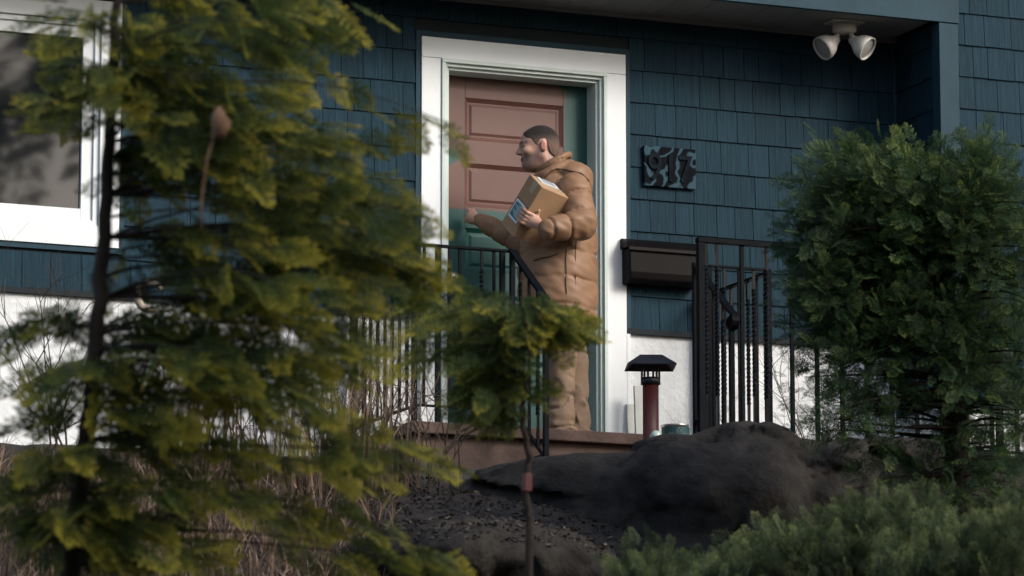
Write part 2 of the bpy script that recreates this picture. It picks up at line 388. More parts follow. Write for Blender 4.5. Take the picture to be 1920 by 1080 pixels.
# door: five horizontal panels
DX0, DX1, DZ0, DZ1, DY = .165, 1.085, ZL + .03, 2.04, .125
zA = [at(950, p, DY).z for p in (190, 268, 312, 392, 433, 512, 555, 634, 676, 752)]
xst = at(1056, 250, DY).x
M['door'] = door_mat(xst + .012, at(900, 396, DY).z, 9, [(at(1075, 150, DY).x, at(1075, 150, DY).z, .10), (at(838, 292, DY).x, at(838, 292, DY).z, .058), (at(1062, 240, DY).x + .05, 1.72, .06)])
dr = hpart(MB().box(DX0, DX1, DY + .02, DY + .04, DZ0, DZ1), 'door', M['door'])
sw = DX1 - xst
MB().box(DX0, DX0 + sw, DY, DY + .019, DZ0, DZ1).build('stile', M['door'], dr, bevel=.002)
MB().box(DX1 - sw, DX1, DY, DY + .019, DZ0, DZ1).build('stile', M['door'], dr, bevel=.002)
edges = [DZ1] + zA + [DZ0]
for k in range(6):
    MB().box(DX0 + sw + .0005, DX1 - sw - .0005, DY + .0005, DY + .019, edges[2 * k + 1], edges[2 * k]).build('rail', M['door'], dr, bevel=.002)
for k in range(5):
    zt, zb_ = zA[2 * k], zA[2 * k + 1]; x0, x1 = DX0 + sw, DX1 - sw; y1 = DY + .0195; i, j = .03, .05
    b = MB(); L0 = [(x0, zb_), (x1, zb_), (x1, zt), (x0, zt)]
    def ins(d, y): return [(x0 + d, y, zb_ + d), (x1 - d, y, zb_ + d), (x1 - d, y, zt - d), (x0 + d, y, zt - d)]
    vs = ins(0.001, DY + .003) + ins(.022, y1 - .002) + ins(.03, y1 - .002) + ins(.045, DY + .011)
    fs = []
    for q in range(3):
        for e in range(4): fs.append((q * 4 + e, q * 4 + (e + 1) % 4, q * 4 + 4 + (e + 1) % 4, q * 4 + 4 + e))
    fs.append((12, 13, 14, 15)); b.add(vs, fs); b.build('panel', M['door'], dr)
kn = MB().lathe([(.0, .0), (.03, .0), (.03, .006), (.012, .01), (.012, .035), (.026, .042), (.03, .055), (.022, .068), (0, .072)], 20, Matrix.Translation((DX0 + .07, DY, .86)) @ Matrix.Rotation(R(90), 4, 'X'))
kn.build('knob', M['tin'], dr)

# window
wd = hpart(MB().box(WIN[0], WIN[1], .06, .1, WIN[2], WIN[3]), 'window', M['sheath'])
def frame(x0, x1, z0, z1, w, yf, yb, nm, m, par):
    MB().box(x0, x0 + w, yf, yb, z0, z1).build(nm, m, par, bevel=.002); MB().box(x1 - w, x1, yf, yb, z0, z1).build(nm, m, par, bevel=.002)
    MB().box(x0 + w + .0004, x1 - w - .0004, yf + .0005, yb, z0, z0 + w).build(nm, m, par, bevel=.002); MB().box(x0 + w + .0004, x1 - w - .0004, yf + .0005, yb, z1 - w, z1).build(nm, m, par, bevel=.002)
frame(WIN[0], WIN[1], WIN[2], WIN[3], .115, -.03, .03, 'casing', M['white'], wd)
frame(WIN[0] + .116, WIN[1] - .116, WIN[2] + .116, WIN[3] - .116, .03, -.012, .04, 'frame', M['white'], wd)
frame(WIN[0] + .147, WIN[1] - .147, WIN[2] + .147, WIN[3] - .147, .062, .004, .05, 'sash', M['white'], wd)
MB().box(WIN[0] + .2, WIN[1] - .2, .028, .034, WIN[2] + .2, WIN[3] - .2).build('pane', M['glass'], wd)

# ------------------------------------------------------------------ landing and steps
ld = empty('porch_landing', (.6, -.5, -.6)); tag(ld, 'red brown concrete landing and steps below the front door', 'landing')
LX0, LX1, LY = -.43, 1.72, -1.0
O = Vector((-.6, .5, .6))
def lp(mb, nm, m, par=ld, bevel=.006):
    o = mb.build(nm, m, par, bevel=bevel); o.location = O; return o
lp(MB().box(LX0, LX1, LY, -.003, ZL - .062, ZL), 'slab', M['brownstone'])
lp(MB().box(LX0 + .04, LX1 - .04, LY + .05, -.003, -1.0, ZL - .063), 'base', M['brownstone'])
for k in range(1, 3):
    lp(MB().box(.24, 1.24, LY - .28 * k, LY - .28 * (k - 1) + .049, -1.2, ZL - .165 * k), 'step', M['brownstone'])

# ------------------------------------------------------------------ railings
IR = M['iron']
_tw = {}
def twist_mesh(L):
    k = round(L, 2)
    if k not in _tw:
        b = MB(); b.bar((0, 0, 0), (0, 0, k * .2), .014); b.bar((0, 0, k * .2), (0, 0, k * .88), .0175, twist=k * .68 * 2 * math.pi / .10, seg=int(k * 95)); b.bar((0, 0, k * .88), (0, 0, k), .014)
        _tw[k] = b.mesh('baluster')
    return _tw[k]
def baluster(par, org, x, y, z0, z1, tw):
    if tw:
        link('baluster', twist_mesh(z1 - z0), M['iron_gloss'], par, Vector((x, y, z0)) - org)
    else:
        MB().bar(Vector((x, y, z0)) - org, Vector((x, y, z1)) - org, .014).build('baluster', IR, par)
def rail(par, org, a, b, w=.036, h=.014, nm='rail'):
    return MB().bar(Vector(a) - org, Vector(b) - org, w, h).build(nm, IR, par, bevel=.002)
def post(par, org, x, y, z0, z1, w=.027):
    return MB().bar(Vector((x, y, z0)) - org, Vector((x, y, z1)) - org, w).build('post', IR, par, bevel=.002)
ZT = .825
# left guard along the front of the landing
g = Vector((-.15, LY + .04, ZL)); o = empty('porch_railing', g); tag(o, 'black iron guard rail along the landing in front of the teal door', 'railing', 'black iron porch railings')
yy = LY + .04; xl, xr = -.40, .125
rail(o, g, (xl - .01, yy, ZT), (xr + .02, yy, ZT)); rail(o, g, (xl, yy, ZL + .09), (xr, yy, ZL + .09), .02, .012)
for xx in (xl, at(821, 600, yy).x, xr - .02): post(o, g, xx, yy, ZL, ZT - .008)
for k, px in enumerate((795, 842, 862, 903, 926)): baluster(o, g, at(px, 600, yy).x, yy, ZL + .096, ZT - .008, k % 2 == 1)
# left end guard back to the wall
g = Vector((-.40, -.5, ZL)); o = empty('porch_railing', g); tag(o, 'black iron end railing running back to the white foundation behind dry stalks', 'railing', 'black iron porch railings')
rail(o, g, (xl - .012, yy + .03, ZT - .004), (xl - .012, -.03, ZT - .004)); rail(o, g, (xl - .012, yy + .03, ZL + .08), (xl - .012, -.03, ZL + .08), .02, .012)
for k in range(8): baluster(o, g, xl - .012, yy + .11 * (k + .7), ZL + .086, ZT - .012, k % 2 == 0)
post(o, g, xl - .012, -.05, ZL, ZT - .012)
# stair rail, left
def stair_rail(x, y0, y1, label, scroll):
    g = Vector((x, (y0 + y1) / 2, ZL)); o = empty('stair_railing', g); tag(o, label, 'railing', 'black iron stair railings')
    dz = .34; za = ZT; zb2 = ZT - dz
    post(o, g, x, y0, ZL, za + .01)
    rail(o, g, (x, y0, za), (x, y1, zb2), .042, .016)
    post(o, g, x, y1 + .01, ZL - .55, zb2 - .02)
    rail(o, g, (x, y0, ZL + .1), (x, y1, ZL + .1 - dz), .018, .012)
    for k in range(1, 4):
        t = k / 4; yk = y0 + (y1 - y0) * t
        baluster(o, g, x, yk, ZL + .1 - dz * t, za - dz * t, k % 2 == 1)
    if scroll:
        pts = []
        for i in range(17):
            a = i / 16 * 2.6 * math.pi; r = .052 * (1 - i / 16 * .75)
            pts.append(Vector((x, y1 - r * math.sin(a) * 1.0 - .0, zb2 - .052 + r * math.cos(a))) - g)
        b = MB()
        for p, q in zip(pts, pts[1:]): b.bar(p, q + (q - p) * .15, .042, .014)
        b.build('scroll', IR, o)
stair_rail(.155, LY + .02, LY - .45, 'black iron stair rail descending in front of the man\'s jacket', False)
stair_rail(1.235, LY + .02, LY - .45, 'black iron stair rail with rounded scroll end beside the mailbox', True)
# right front guard and right end guard of the landing
g = Vector((1.5, LY + .04, ZL)); o = empty('porch_railing', g); tag(o, 'short black iron front guard with bright edged corner post behind the tall fence', 'railing', 'black iron porch railings')
rail(o, g, (1.33, yy, ZT), (1.70, yy, ZT)); rail(o, g, (1.33, yy, ZL + .07), (1.69, yy, ZL + .07), .02, .012)
post(o, g, 1.685, yy, ZL, ZT - .008, .034); post(o, g, 1.33, yy, ZL, ZT - .008)
for k, xx in enumerate((1.42, 1.51, 1.60)): baluster(o, g, xx, yy, ZL + .076, ZT - .008, k % 2 == 0)
g = Vector((1.70, -.5, ZL)); o = empty('porch_railing', g); tag(o, 'black iron end railing running back to the wall below the mailbox', 'railing', 'black iron porch railings')
rail(o, g, (1.712, yy + .03, ZT - .004), (1.712, -.06, ZT - .004)); rail(o, g, (1.712, yy + .03, ZL + .07), (1.712, -.06, ZL + .07), .02, .012)
for k in range(8): baluster(o, g, 1.712, yy + .11 * (k + .8), ZL + .076, ZT - .012, k % 2 == 0)
post(o, g, 1.712, -.05, ZL, ZT - .012)
# tall fence at the edge of the walk
FY = -1.9; g = Vector((2, FY, -.45)); o = empty('iron_fence', g); tag(o, 'tall black iron fence with twisted bars behind the evergreen tree', 'fence')
x0, x1 = at(1313, 450, FY).x, 4.6; zt, zb2 = .775, -.255
rail(o, g, (x0 - .02, FY, zt), (x1, FY, zt), .044, .026); rail(o, g, (x0, FY, zb2), (x1, FY, zb2), .026, .016)
post(o, g, x0, FY, -.6, zt - .013, .036); post(o, g, 2.6, FY, -.6, zt - .013, .034)
px = 1345; k = 0
while True:
    xx = at(px, 600, FY).x
    if xx > x1: break
    MBt = .02
    if k % 2 == 0 and px < 1460: baluster(o, g, xx, FY, zb2 + .008, zt - .013, True)
    else: MB().bar(Vector((xx, FY, zb2 + .008)) - g, Vector((xx, FY, zt - .013)) - g, .019).build('baluster', IR, o)
    px += 46.5; k += 1
baluster(o, g, at(1324, 600, FY).x, FY, zb2 + .008, zt - .013, True)

# ------------------------------------------------------------------ things on and by the wall
# mailbox
p0, p1 = at(1172, 448, -.1), at(1308, 532, -.1); mw, mh = p1.x - p0.x + .02, .27
g = Vector((p0.x + mw / 2, -.018, .865)); o = empty('mailbox', g); tag(o, 'dark brown wall mailbox with sloping lid on blue shingles', 'mailbox')
def prism(prof, x0, x1):   # profile in (y,z)
    n = len(prof); b = MB(); vs = [(x0, y, z) for y, z in prof] + [(x1, y, z) for y, z in prof]
    b.add(vs, [tuple(range(n))[::-1], tuple(range(n, 2 * n))] + [(i, (i + 1) % n, n + (i + 1) % n, n + i) for i in range(n)]); return b
prism([(0, 0), (-.085, .0), (-.115, .02), (-.122, .06), (-.118, .195), (0, .2)], -mw / 2 + .012, mw / 2 - .012).build('body', M['mailbox'], o, bevel=.008)
prism([(0, .262), (-.03, .262), (-.10, .232), (-.132, .2), (-.134, .178), (-.124, .178), (-.12, .197), (-.0, .202)], -mw / 2, mw / 2).build('lid', M['mailbox'], o, bevel=.006)
# number plaque
a, c = at(1205, 277, -.03), at(1305, 358, -.03); pw, ph = c.x - a.x - .005, .235
g = Vector(((a.x + c.x) / 2, -.018, 1.445)); o = empty('house_number', g); tag(o, 'marbled dark ceramic plaque with raised numerals 917', 'plaque')
MB().box(-pw / 2, pw / 2, -.022, 0, 0, ph).build('plate', M['ceramic'], o, bevel=.006)
def digit(ch, cx):
    cu = bpy.data.curves.new('numeral', 'FONT'); cu.body = ch; cu.size = .225; cu.extrude = .003; cu.bevel_depth = .0025; cu.align_x = 'CENTER'
    t = bpy.data.objects.new('tmp', cu); C.objects.link(t); dg = bpy.context.evaluated_depsgraph_get()
    me = bpy.data.meshes.new_from_object(t.evaluated_get(dg)); bpy.data.objects.remove(t)
    me.transform(Matrix.Translation((cx, -.026, .035)) @ Matrix.Rotation(R(90), 4, 'X') @ Matrix.Diagonal((.82, 1, 1, 1)))
    me.materials.clear(); link('numeral', me, M['ceramic2'], o)
M['ceramic2'] = mat('grey numeral glaze', (.010, .016, .023), .6, .6, 14, spec=.03)
for ch_, cx_ in (('9', -.098), ('1', .0), ('7', .092)): digit(ch_, cx_)
# twin flood light
g = Vector((2.497, -.33, ZS)); o = empty('flood_light', g); tag(o, 'white twin head flood light mounted under the porch soffit', 'lamp')
MB().box(-.10, .10, -.075, .075, -.012, -.001).build('plate', M['lampwhite'], o, bevel=.003)
MB().lathe([(0, -.012), (.068, -.012), (.072, -.03), (.07, -.06), (.045, -.07), (0, -.07)], 24).build('base', M['lampwhite'], o)
for s in (-1, 1):
    j = _r * (s * .035) + Vector((0, 0, -.068)); e = _r * (s * .072) + Vector((0, 0, -.112))
    MB().tube([j, (j + e) / 2 + Vector((0, 0, -.004)), e], [.014, .012, .014], 10).build('arm', M['lampwhite'], o)
    d = (_r * (s * .74) + Vector((-_v.x, -_v.y, 0)) * .38 + Vector((0, 0, -.56))).normalized(); T = Matrix.Translation(e + Vector((s * .004, 0, -.012))) @ d.to_track_quat('Z', 'X').to_matrix().to_4x4()
    h = MB().lathe([(0, -.055), (.022, -.052), (.030, -.03), (.040, -.012), (.062, .018), (.072, .05), (.074, .078), (.067, .08), (.065, .066)], 24, T).build('lamp_head', M['lampwhite'], o)
    MB().lathe([(.066, .062), (.05, .07), (.025, .075), (0, .076)], 24, T).build('lens', M['lens'], h)
# red pipe with cap
g = Vector((at(1220, 740, -1.62).x, -1.62, -.62)); o = empty('vent_pipe', g); tag(o, 'oxide red pipe with black hipped cap standing before the white casing', 'pipe')
zc = at(1220, 709, -1.62).z - g.z; zt = at(1220, 668, -1.62).z - g.z
MB().lathe([(0, 0), (.042, 0), (.042, zc - .03), (0, zc - .03)], 28).build('tube', M['redpipe'], o)
cp = MB().lathe([(.047, zc - .036), (.052, zc - .034), (.052, zc), (.046, zc + .002), (.046, zc - .03)], 28).build('collar', M['blackmetal'], o)
zr = zt - .062
for k in range(6):
    a = k * math.pi / 3 + .4; MB().bar((.047 * math.cos(a), .047 * math.sin(a), zc - .004), (.047 * math.cos(a), .047 * math.sin(a), zr + .004), .009).build('upright', M['blackmetal'], cp)
b = MB(); w1, w2 = .128, .058; rz = Matrix.Rotation(-YAW * .9, 3, 'Z')
vs = [rz @ Vector((x * w, y * w, z)) for w, z in ((w1, zr), (w1 * 1.01, zr + .006), (w2, zt), (w1 * .97, zr + .001), (w2 * .95, zt - .004)) for x, y in ((-1, -1), (1, -1), (1, 1), (-1, 1))]
fs = [(i, (i + 1) % 4, 4 + (i + 1) % 4, 4 + i) for i in range(4)] + [(4 + i, 4 + (i + 1) % 4, 8 + (i + 1) % 4, 8 + i) for i in range(4)] + [(8, 9, 10, 11)] + [(12 + i, 16 + i, 16 + (i + 1) % 4, 12 + (i + 1) % 4) for i in range(4)] + [(19, 18, 17, 16)] + [(i, 12 + i, 12 + (i + 1) % 4, (i + 1) % 4) for i in range(4)]
b.add(vs, fs).build('cap', M['blackmetal'], o)
# paint can
pc = at(1266, 800, -.22); g = Vector((pc.x, -.22, ZL)); o = empty('paint_can', g, .2); tag(o, 'tin paint can with dark teal label beside the red pipe', 'can')
cr, chh = .083, .175
MB().lathe([(0, 0), (cr, 0), (cr + .002, .003), (cr, .006), (cr, chh - .006), (cr + .003, chh), (cr - .004, chh + .003), (cr - .008, chh - .004), (0, chh - .004)], 36).build('body', M['tin'], o)
lb = MB(); n = 30; a0, a1 = R(-190), R(-52)
lb.add([((cr + .0012) * math.cos(a0 + (a1 - a0) * i / n), (cr + .0012) * math.sin(a0 + (a1 - a0) * i / n), z) for z in (.012, chh - .014) for i in range(n + 1)], [(i, i + 1, n + 2 + i, n + 1 + i) for i in range(n)], True)
lbl = lb.build('label', M['canlabel'], o)
def curved(mb, name, m, par, pts_az, off=.0022):   # flat outline (azimuth metres, height) laid on the can
    mb.build(name, m, par)
def on_can(u, z, off=.0024): a = R(-112) + u / cr; return ((cr + off) * math.cos(a), (cr + off) * math.sin(a), z)
tri = MB()
for (p, q) in (((-.013, .134), (0, .156)), ((0, .156), (.013, .134)), ((.013, .134), (-.013, .134))): tri.bar(on_can(*p), on_can(*q), .003, .001)
tri.build('emblem', M['paper'], lbl)
tx = MB()
for i in range(14):
    u = -.055 + i * .0085; w = .004 + .003 * ((i * 7) % 3) / 2
    if i % 5 != 4: tx.bar(on_can(u - w / 2, .122), on_can(u + w / 2, .122), .012 if i % 3 == 0 else .008, .001)
tx.build('lettering', M['paper'], lbl)
MB().tube([Vector((cr * math.cos(a) * 1.03, -.045 * math.sin(a) - .01, chh * .75 - .12 * math.sin(a))) for a in [i * math.pi / 14 for i in range(15)]], .0018, 6).build('handle', M['tin'], o)
# boards leaning in the corner by the casing
for (pxa, pxb, ya, ht, lab) in ((1176, 1189, -.05, .31, 'narrow white board offcut standing against the door casing'), (1191, 1209, -.16, .40, 'wider pale board offcut standing behind the red pipe')):
    a = at(pxa, 780, ya); c = at(pxb, 780, ya)
    o = MB().box(0, c.x - a.x, -.02, 0, 0, ht).build('board_offcut', M['board'], None, bevel=.002); o.location = (a.x, ya, ZL + .001); o.rotation_euler.x = R(-4)
    tag(o, lab, 'board')

# ------------------------------------------------------------------ signed distance shapes -> surface nets
class Field:
    def __init__(s, lo, hi, h):
        s.h = h; s.lo = np.array(lo, float); n = np.ceil((np.array(hi) - s.lo) / h).astype(int) + 1
        s.ax = [s.lo[i] + h * np.arange(n[i]) for i in range(3)]; s.d = np.full(n, 9.0, np.float32)
    def block(s, lo, hi, m):
        ix = []
        for i in range(3):
            a = max(0, int((lo[i] - m - s.lo[i]) / s.h)); b = min(len(s.ax[i]), int((hi[i] + m - s.lo[i]) / s.h) + 2); ix.append(slice(a, max(a, b)))
        return tuple(ix), s.ax[0][ix[0]][:, None, None], s.ax[1][ix[1]][None, :, None], s.ax[2][ix[2]][None, None, :]
    def put(s, fn, lo, hi, k=.02, op='u', m=.06):
        sl, X, Y, Z = s.block(lo, hi, m + k)
        if min(s.d[sl].shape) == 0: return
        e = fn(X, Y, Z).astype(np.float32); e = np.broadcast_to(e, s.d[sl].shape); d = s.d[sl]
        if op == 'u':
            h = np.clip(.5 + .5 * (d - e) / k, 0, 1); s.d[sl] = d * (1 - h) + e * h - k * h * (1 - h)
        else:
            h = np.clip(.5 - .5 * (d + e) / k, 0, 1); s.d[sl] = d * (1 - h) - e * h + k * h * (1 - h)
    def cone(s, a, b, ra, rb, k=.02, op='u', puff=None):
        a = np.array(a, float); b = np.array(b, float); ab = b - a; L2 = ab @ ab + 1e-12; r = max(ra, rb)
        def fn(X, Y, Z):
            t = np.clip(((X - a[0]) * ab[0] + (Y - a[1]) * ab[1] + (Z - a[2]) * ab[2]) / L2, 0, 1)
            rr = ra + (rb - ra) * t
            if puff is not None: rr = rr + puff(t)
            return np.sqrt((X - a[0] - t * ab[0]) ** 2 + (Y - a[1] - t * ab[1]) ** 2 + (Z - a[2] - t * ab[2]) ** 2) - rr
        s.put(fn, np.minimum(a, b) - r, np.maximum(a, b) + r, k, op)
    def ell(s, c, r, k=.02, op='u', rot=None):
        c = np.array(c, float); r = np.array(r, float); Rm = np.eye(3) if rot is None else np.array(rot.to_3x3()).T
        def fn(X, Y, Z):
            x, y, z = X - c[0], Y - c[1], Z - c[2]
            q = [(Rm[i, 0] * x + Rm[i, 1] * y + Rm[i, 2] * z) / r[i] for i in range(3)]
            k0 = np.sqrt(q[0] ** 2 + q[1] ** 2 + q[2] ** 2); k1 = np.sqrt((q[0] / r[0]) ** 2 + (q[1] / r[1]) ** 2 + (q[2] / r[2]) ** 2) + 1e-9
            return k0 * (k0 - 1) / k1
        m = r.max(); s.put(fn, c - m, c + m, k, op)
    def net(s):
        d = s.d; ins = d < 0; n = np.array(d.shape) - 1
        acc = np.zeros((*n, 3), np.float32); cnt = np.zeros(n, np.float32)
        for ax in range(3):
            o1, o2 = [i for i in range(3) if i != ax]
            for u in (0, 1):
                for w in (0, 1):
                    sa = [None] * 3; sb = [None] * 3
                    sa[ax] = slice(0, n[ax]); sb[ax] = slice(1, n[ax] + 1)
                    for o_, q in ((o1, u), (o2, w)): sa[o_] = sb[o_] = slice(q, n[o_] + q)
                    a = d[tuple(sa)]; b = d[tuple(sb)]; x = (a < 0) != (b < 0); t = np.where(x, a / np.where(x, a - b, 1), 0)
                    acc[..., ax] += np.where(x, t, 0); acc[..., o1] += x * u; acc[..., o2] += x * w; cnt += x
        on = cnt > 0; idx = np.full(n, -1, np.int32); idx[on] = np.arange(on.sum())
        ii = np.argwhere(on); V = (ii + acc[on] / cnt[on][:, None]) * s.h + s.lo
        F = []
        for ax in range(3):
            o1, o2 = [(1, 2), (2, 0), (0, 1)][ax]
            sa = [slice(1, n[i]) for i in range(3)]; sb = list(sa); sa[ax] = slice(0, n[ax]); sb[ax] = slice(1, n[ax] + 1)
            a = ins[tuple(sa)]; b = ins[tuple(sb)]; e = np.argwhere(a != b); flip = a[tuple(e.T)]
            off = np.ones(3, int); off[ax] = 0; e = e + off
            def cell(p, q): c = e.copy(); c[:, o1] -= p; c[:, o2] -= q; return idx[tuple(c.T)]
            Q = np.stack([cell(1, 1), cell(0, 1), cell(0, 0), cell(1, 0)], 1)
            Q[~flip] = Q[~flip][:, ::-1]; F.append(Q)
        F = np.concatenate(F); F = F[(F >= 0).all(1)]
        return V, F

def smooth_verts(V, F, it=1, lam=.5):
    V = V.copy(); E = np.concatenate([F[:, [0, 1]], F[:, [1, 2]], F[:, [2, 3]], F[:, [3, 0]]])
    for _ in range(it):
        S = np.zeros_like(V); c = np.zeros(len(V)); np.add.at(S, E[:, 0], V[E[:, 1]]); np.add.at(S, E[:, 1], V[E[:, 0]]); np.add.at(c, E[:, 0], 1); np.add.at(c, E[:, 1], 1)
        V += lam * (S / np.maximum(c, 1)[:, None] - V)
    return V
def vnoise(P, f, seed):
    """cheap smooth noise: sums of sines"""
    r = np.random.default_rng(seed); o = np.zeros(P.shape[:-1])
    for i in range(7):
        k = r.normal(size=3); k *= f * (.6 + .8 * r.random()) / np.linalg.norm(k); o += np.sin(P @ k + r.random() * 6.28)
    return o / 7

# ------------------------------------------------------------------ the man (local frame: faces -x, far side +y)
mp_ = at(1065, 805, -.47); PB = Vector((mp_.x, -.47, ZL)); S = 1 / 345.0
def lm(px, py, y=0): return np.array([(px - 1065) * S, y, (805 - py) * S + .075])
HC = np.array([-.158, -.005, 1.660])                       # head centre
HR = Matrix.Rotation(R(5), 4, 'Z') @ Matrix.Rotation(R(-4), 4, 'Y')  # turned a little to the door
HRn = np.array(HR.to_3x3())
def hp(x, y, z): return HC + HRn @ np.array([x, y, z])
# parcel edges from its near corner
Fc = lm(1014.8, 364.4, -.44)
U1 = np.array([-22, 40.6, 33.0]) * S; U2 = np.array([-55, 40.9, -87.0]) * S; U3 = np.array([55, 42.0, -15.0]) * S
n1, n2, n3 = [u / np.linalg.norm(u) for u in (U1, U2, U3)]

SH_N, EL_N, WR_N = np.array([.035, -.205, 1.385]), np.array([.075, -.315, 1.165]), np.array([-.105, -.405, 1.125])
SH_F, EL_F, WR_F = np.array([-.03, .195, 1.38]), np.array([-.235, .27, 1.165]), lm(899, 384, .28)

B = Field((-.74, -.52, -.02), (.3, .58, 1.84), .0060)
# trunk, limbs under the clothes
B.ell((-.03, 0, 1.2), (.11, .17, .24), .05); B.ell((-.02, 0, .92), (.11, .16, .17), .05)
B.cone((-.03, -.13, 1.37), (-.03, .13, 1.37), .06, .06, .05)
B.cone(SH_N, EL_N, .05, .04); B.cone(EL_N, WR_N, .04, .028); B.cone(SH_F, EL_F, .05, .04); B.cone(EL_F, WR_F, .04, .027)
for y, ax in ((-.09, -.035), (.09, .05)):
    B.cone((-.02, y, .9), (-.04 + ax * .2, y, .5), .085, .055, .04); B.cone((-.04 + ax * .2, y, .5), (ax + .01, y, .09), .055, .04); B.cone((ax + .02, y, .05), (ax - .12, y, .035), .035, .03)
# head
B.ell(hp(.012, 0, .03), (.100, .077, .091), .02, rot=HR)
B.ell(hp(-.035, 0, -.03), (.067, .058, .084), .03, rot=HR); B.ell(hp(-.048, 0, .042), (.052, .058, .05), .02, rot=HR)
for s in (-1, 1):
    B.cone(hp(.0, s * .052, -.055), hp(-.065, s * .02, -.098), .022, .02, .025)
    B.cone(hp(-.090, s * .040, .024), hp(-.101, s * .012, .021), .010, .0105, .012)
    B.ell(hp(-.072, s * .044, -.022), (.028, .022, .022), .02, rot=HR)
    B.ell(hp(-.106, s * .030, .002), (.014, .016, .011), .012, op='s', rot=HR)
    B.ell(hp(-.087, s * .031, .001), (.0125, .0125, .0115), .004, rot=HR)
    B.cone(hp(-.108, s * .012, -.030), hp(-.104, s * .015, -.029), .0085, .007, .008)
    B.ell(hp(.018, s * .080, -.006), (.019, .010, .033), .006, rot=HR); B.ell(hp(.014, s * .091, -.003), (.009, .006, .017), .006, op='s', rot=HR)
B.ell(hp(-.082, 0, -.098), (.022, .026, .02), .02, rot=HR)
B.cone(hp(-.098, 0, .014), hp(-.121, 0, -.024), .0085, .0125, .012)
B.cone(hp(-.100, -.012, -.060), hp(-.100, .012, -.060), .0075, .0075, .008); B.cone(hp(-.096, -.012, -.073), hp(-.096, .012, -.073), .0085, .0085, .008)
B.cone(hp(.022, 0, -.05), (-.045, 0, 1.42), .058, .066, .03)
B.ell(hp(-.03, 0, -.10), (.05, .045, .035), .03, rot=HR)
# holding hand: palm on the lower face, fingers round the edge, thumb up the face
pc_ = Fc + .60 * U2 + n3 * .050 - n1 * .024
B.ell(pc_, (.043, .026, .036), .02); B.cone(WR_N, pc_, .027, .028, .02)
for i in range(4):
    e0 = Fc + U2 * (.50 + i * .066); ln = [.9, 1, .95, .75][i]
    a = e0 + n3 * .035 - n1 * .020; b_ = e0 - n3 * .004 - n1 * .014; c_ = e0 - n3 * .012 + n1 * .016; d_ = e0 - n3 * .010 + n1 * (.016 + .032 * ln)
    B.cone(pc_ * .3 + a * .7, a, .014, .0105, .010); B.cone(a, b_, .0105, .0095, .006); B.cone(b_, c_, .0095, .009, .004); B.cone(c_, d_, .009, .0075, .004)
th = Fc + U2 * .46 + n3 * .055 - n1 * .013
B.cone(pc_ + n3 * .012, th + n3 * .012 + n2 * .02, .016, .0115, .01); B.cone(th + n3 * .012 + n2 * .02, th + n3 * .0 - n2 * .022, .0115, .009, .006)
# knocking hand: loose fist, knuckles to the door
kd = np.array([-.72, .42, .42]); kd /= np.linalg.norm(kd)
sd = np.array([.25, -.30, .9]); sd -= kd * (sd @ kd); sd /= np.linalg.norm(sd); nd = np.cross(kd, sd)
pf = WR_F + kd * .062
B.cone(WR_F, pf, .026, .030, .02); B.ell(pf, (.036, .036, .036), .02)
for i in range(4):
    o_ = sd * (.028 - .019 * i); a = pf + kd * .030 + o_; b_ = a + kd * .022 + nd * .018; c_ = a + kd * .004 + nd * .040; d_ = a - kd * .02 + nd * .034
    B.cone(pf + o_ * .6, a, .013, .0115, .008); B.cone(a, b_, .0115, .0105, .004); B.cone(b_, c_, .0105, .0095, .004); B.cone(c_, d_, .0095, .0085, .004)
B.cone(pf + sd * .02, pf + sd * .038 + kd * .022 + nd * .018, .014, .011, .008); B.cone(pf + sd * .038 + kd * .022 + nd * .018, pf + sd * .03 + kd * .045 + nd * .03, .011, .009, .005)
V, F = B.net(); V = smooth_verts(V, F, 1, .35)
me = mesh_np('person', V, F, True)
H = (V - HC) @ HRn                                          # head coordinates of every vertex
col = np.tile(np.array([.50, .29, .215]), (len(V), 1))
hd = V[:, 2] > 1.40
def blend(mask, c, a=1.0):
    m_ = (np.clip(mask, 0, 1) * a * hd)[:, None]; col[:] = col * (1 - m_) + np.array(c) * m_
x_, y_, z_ = H[:, 0], np.abs(H[:, 1]), H[:, 2]
stub = np.clip((-.030 - z_ + .35 * np.clip(x_ + .03, 0, .1)) / .02, 0, 1) * np.clip((.03 - x_) / .02, 0, 1) * np.clip((z_ + .165) / .02, 0, 1) * (1 - np.clip((.016 - np.hypot(z_ + .030, x_ + .12)) / .01, 0, 1))
blend(stub, (.12, .08, .068), .65)
blend(np.clip((.014 - np.hypot((x_ - .015) * .55, z_ + .006)) / .01 + 1, 0, 1) * (y_ > .07), (.48, .18, .14), .75)
blend((np.abs(z_ + .066) < .009) * (y_ < .021) * (x_ < -.088), (.30, .12, .10), .8)
blend((np.abs(z_ + .0665) < .0028) * (y_ < .022) * (x_ < -.085), (.06, .025, .02), .9)
blend(np.clip(1.3 - np.hypot((y_ - .032) / .026, (z_ - .026) / .0075), 0, 1) * 3 * (x_ < -.07), (.035, .022, .016), .85)
blend((np.hypot((y_ - .035) / .018, (z_ - .001) / .0062) < 1) * (x_ < -.065), (.05, .032, .028), .9)
blend((np.hypot(y_ - .010, z_ + .037) < .006) * (x_ < -.1), (.05, .02, .015), .9)
blend((x_ > -.02) * (z_ < .02) * (z_ > -.10) * (x_ > .045), (.10, .07, .055), .45)
at_ = me.color_attributes.new('col', 'FLOAT_COLOR', 'POINT'); at_.data.foreach_set('color', np.concatenate([col, np.ones((len(V), 1))], 1).astype(np.float32).ravel())
person = link('person', me, M['skin']); person.location = PB; person.rotation_euler.z = -YAW
tag(person, 'man in tan puffer jacket knocking at the door with a parcel under one arm', 'person')

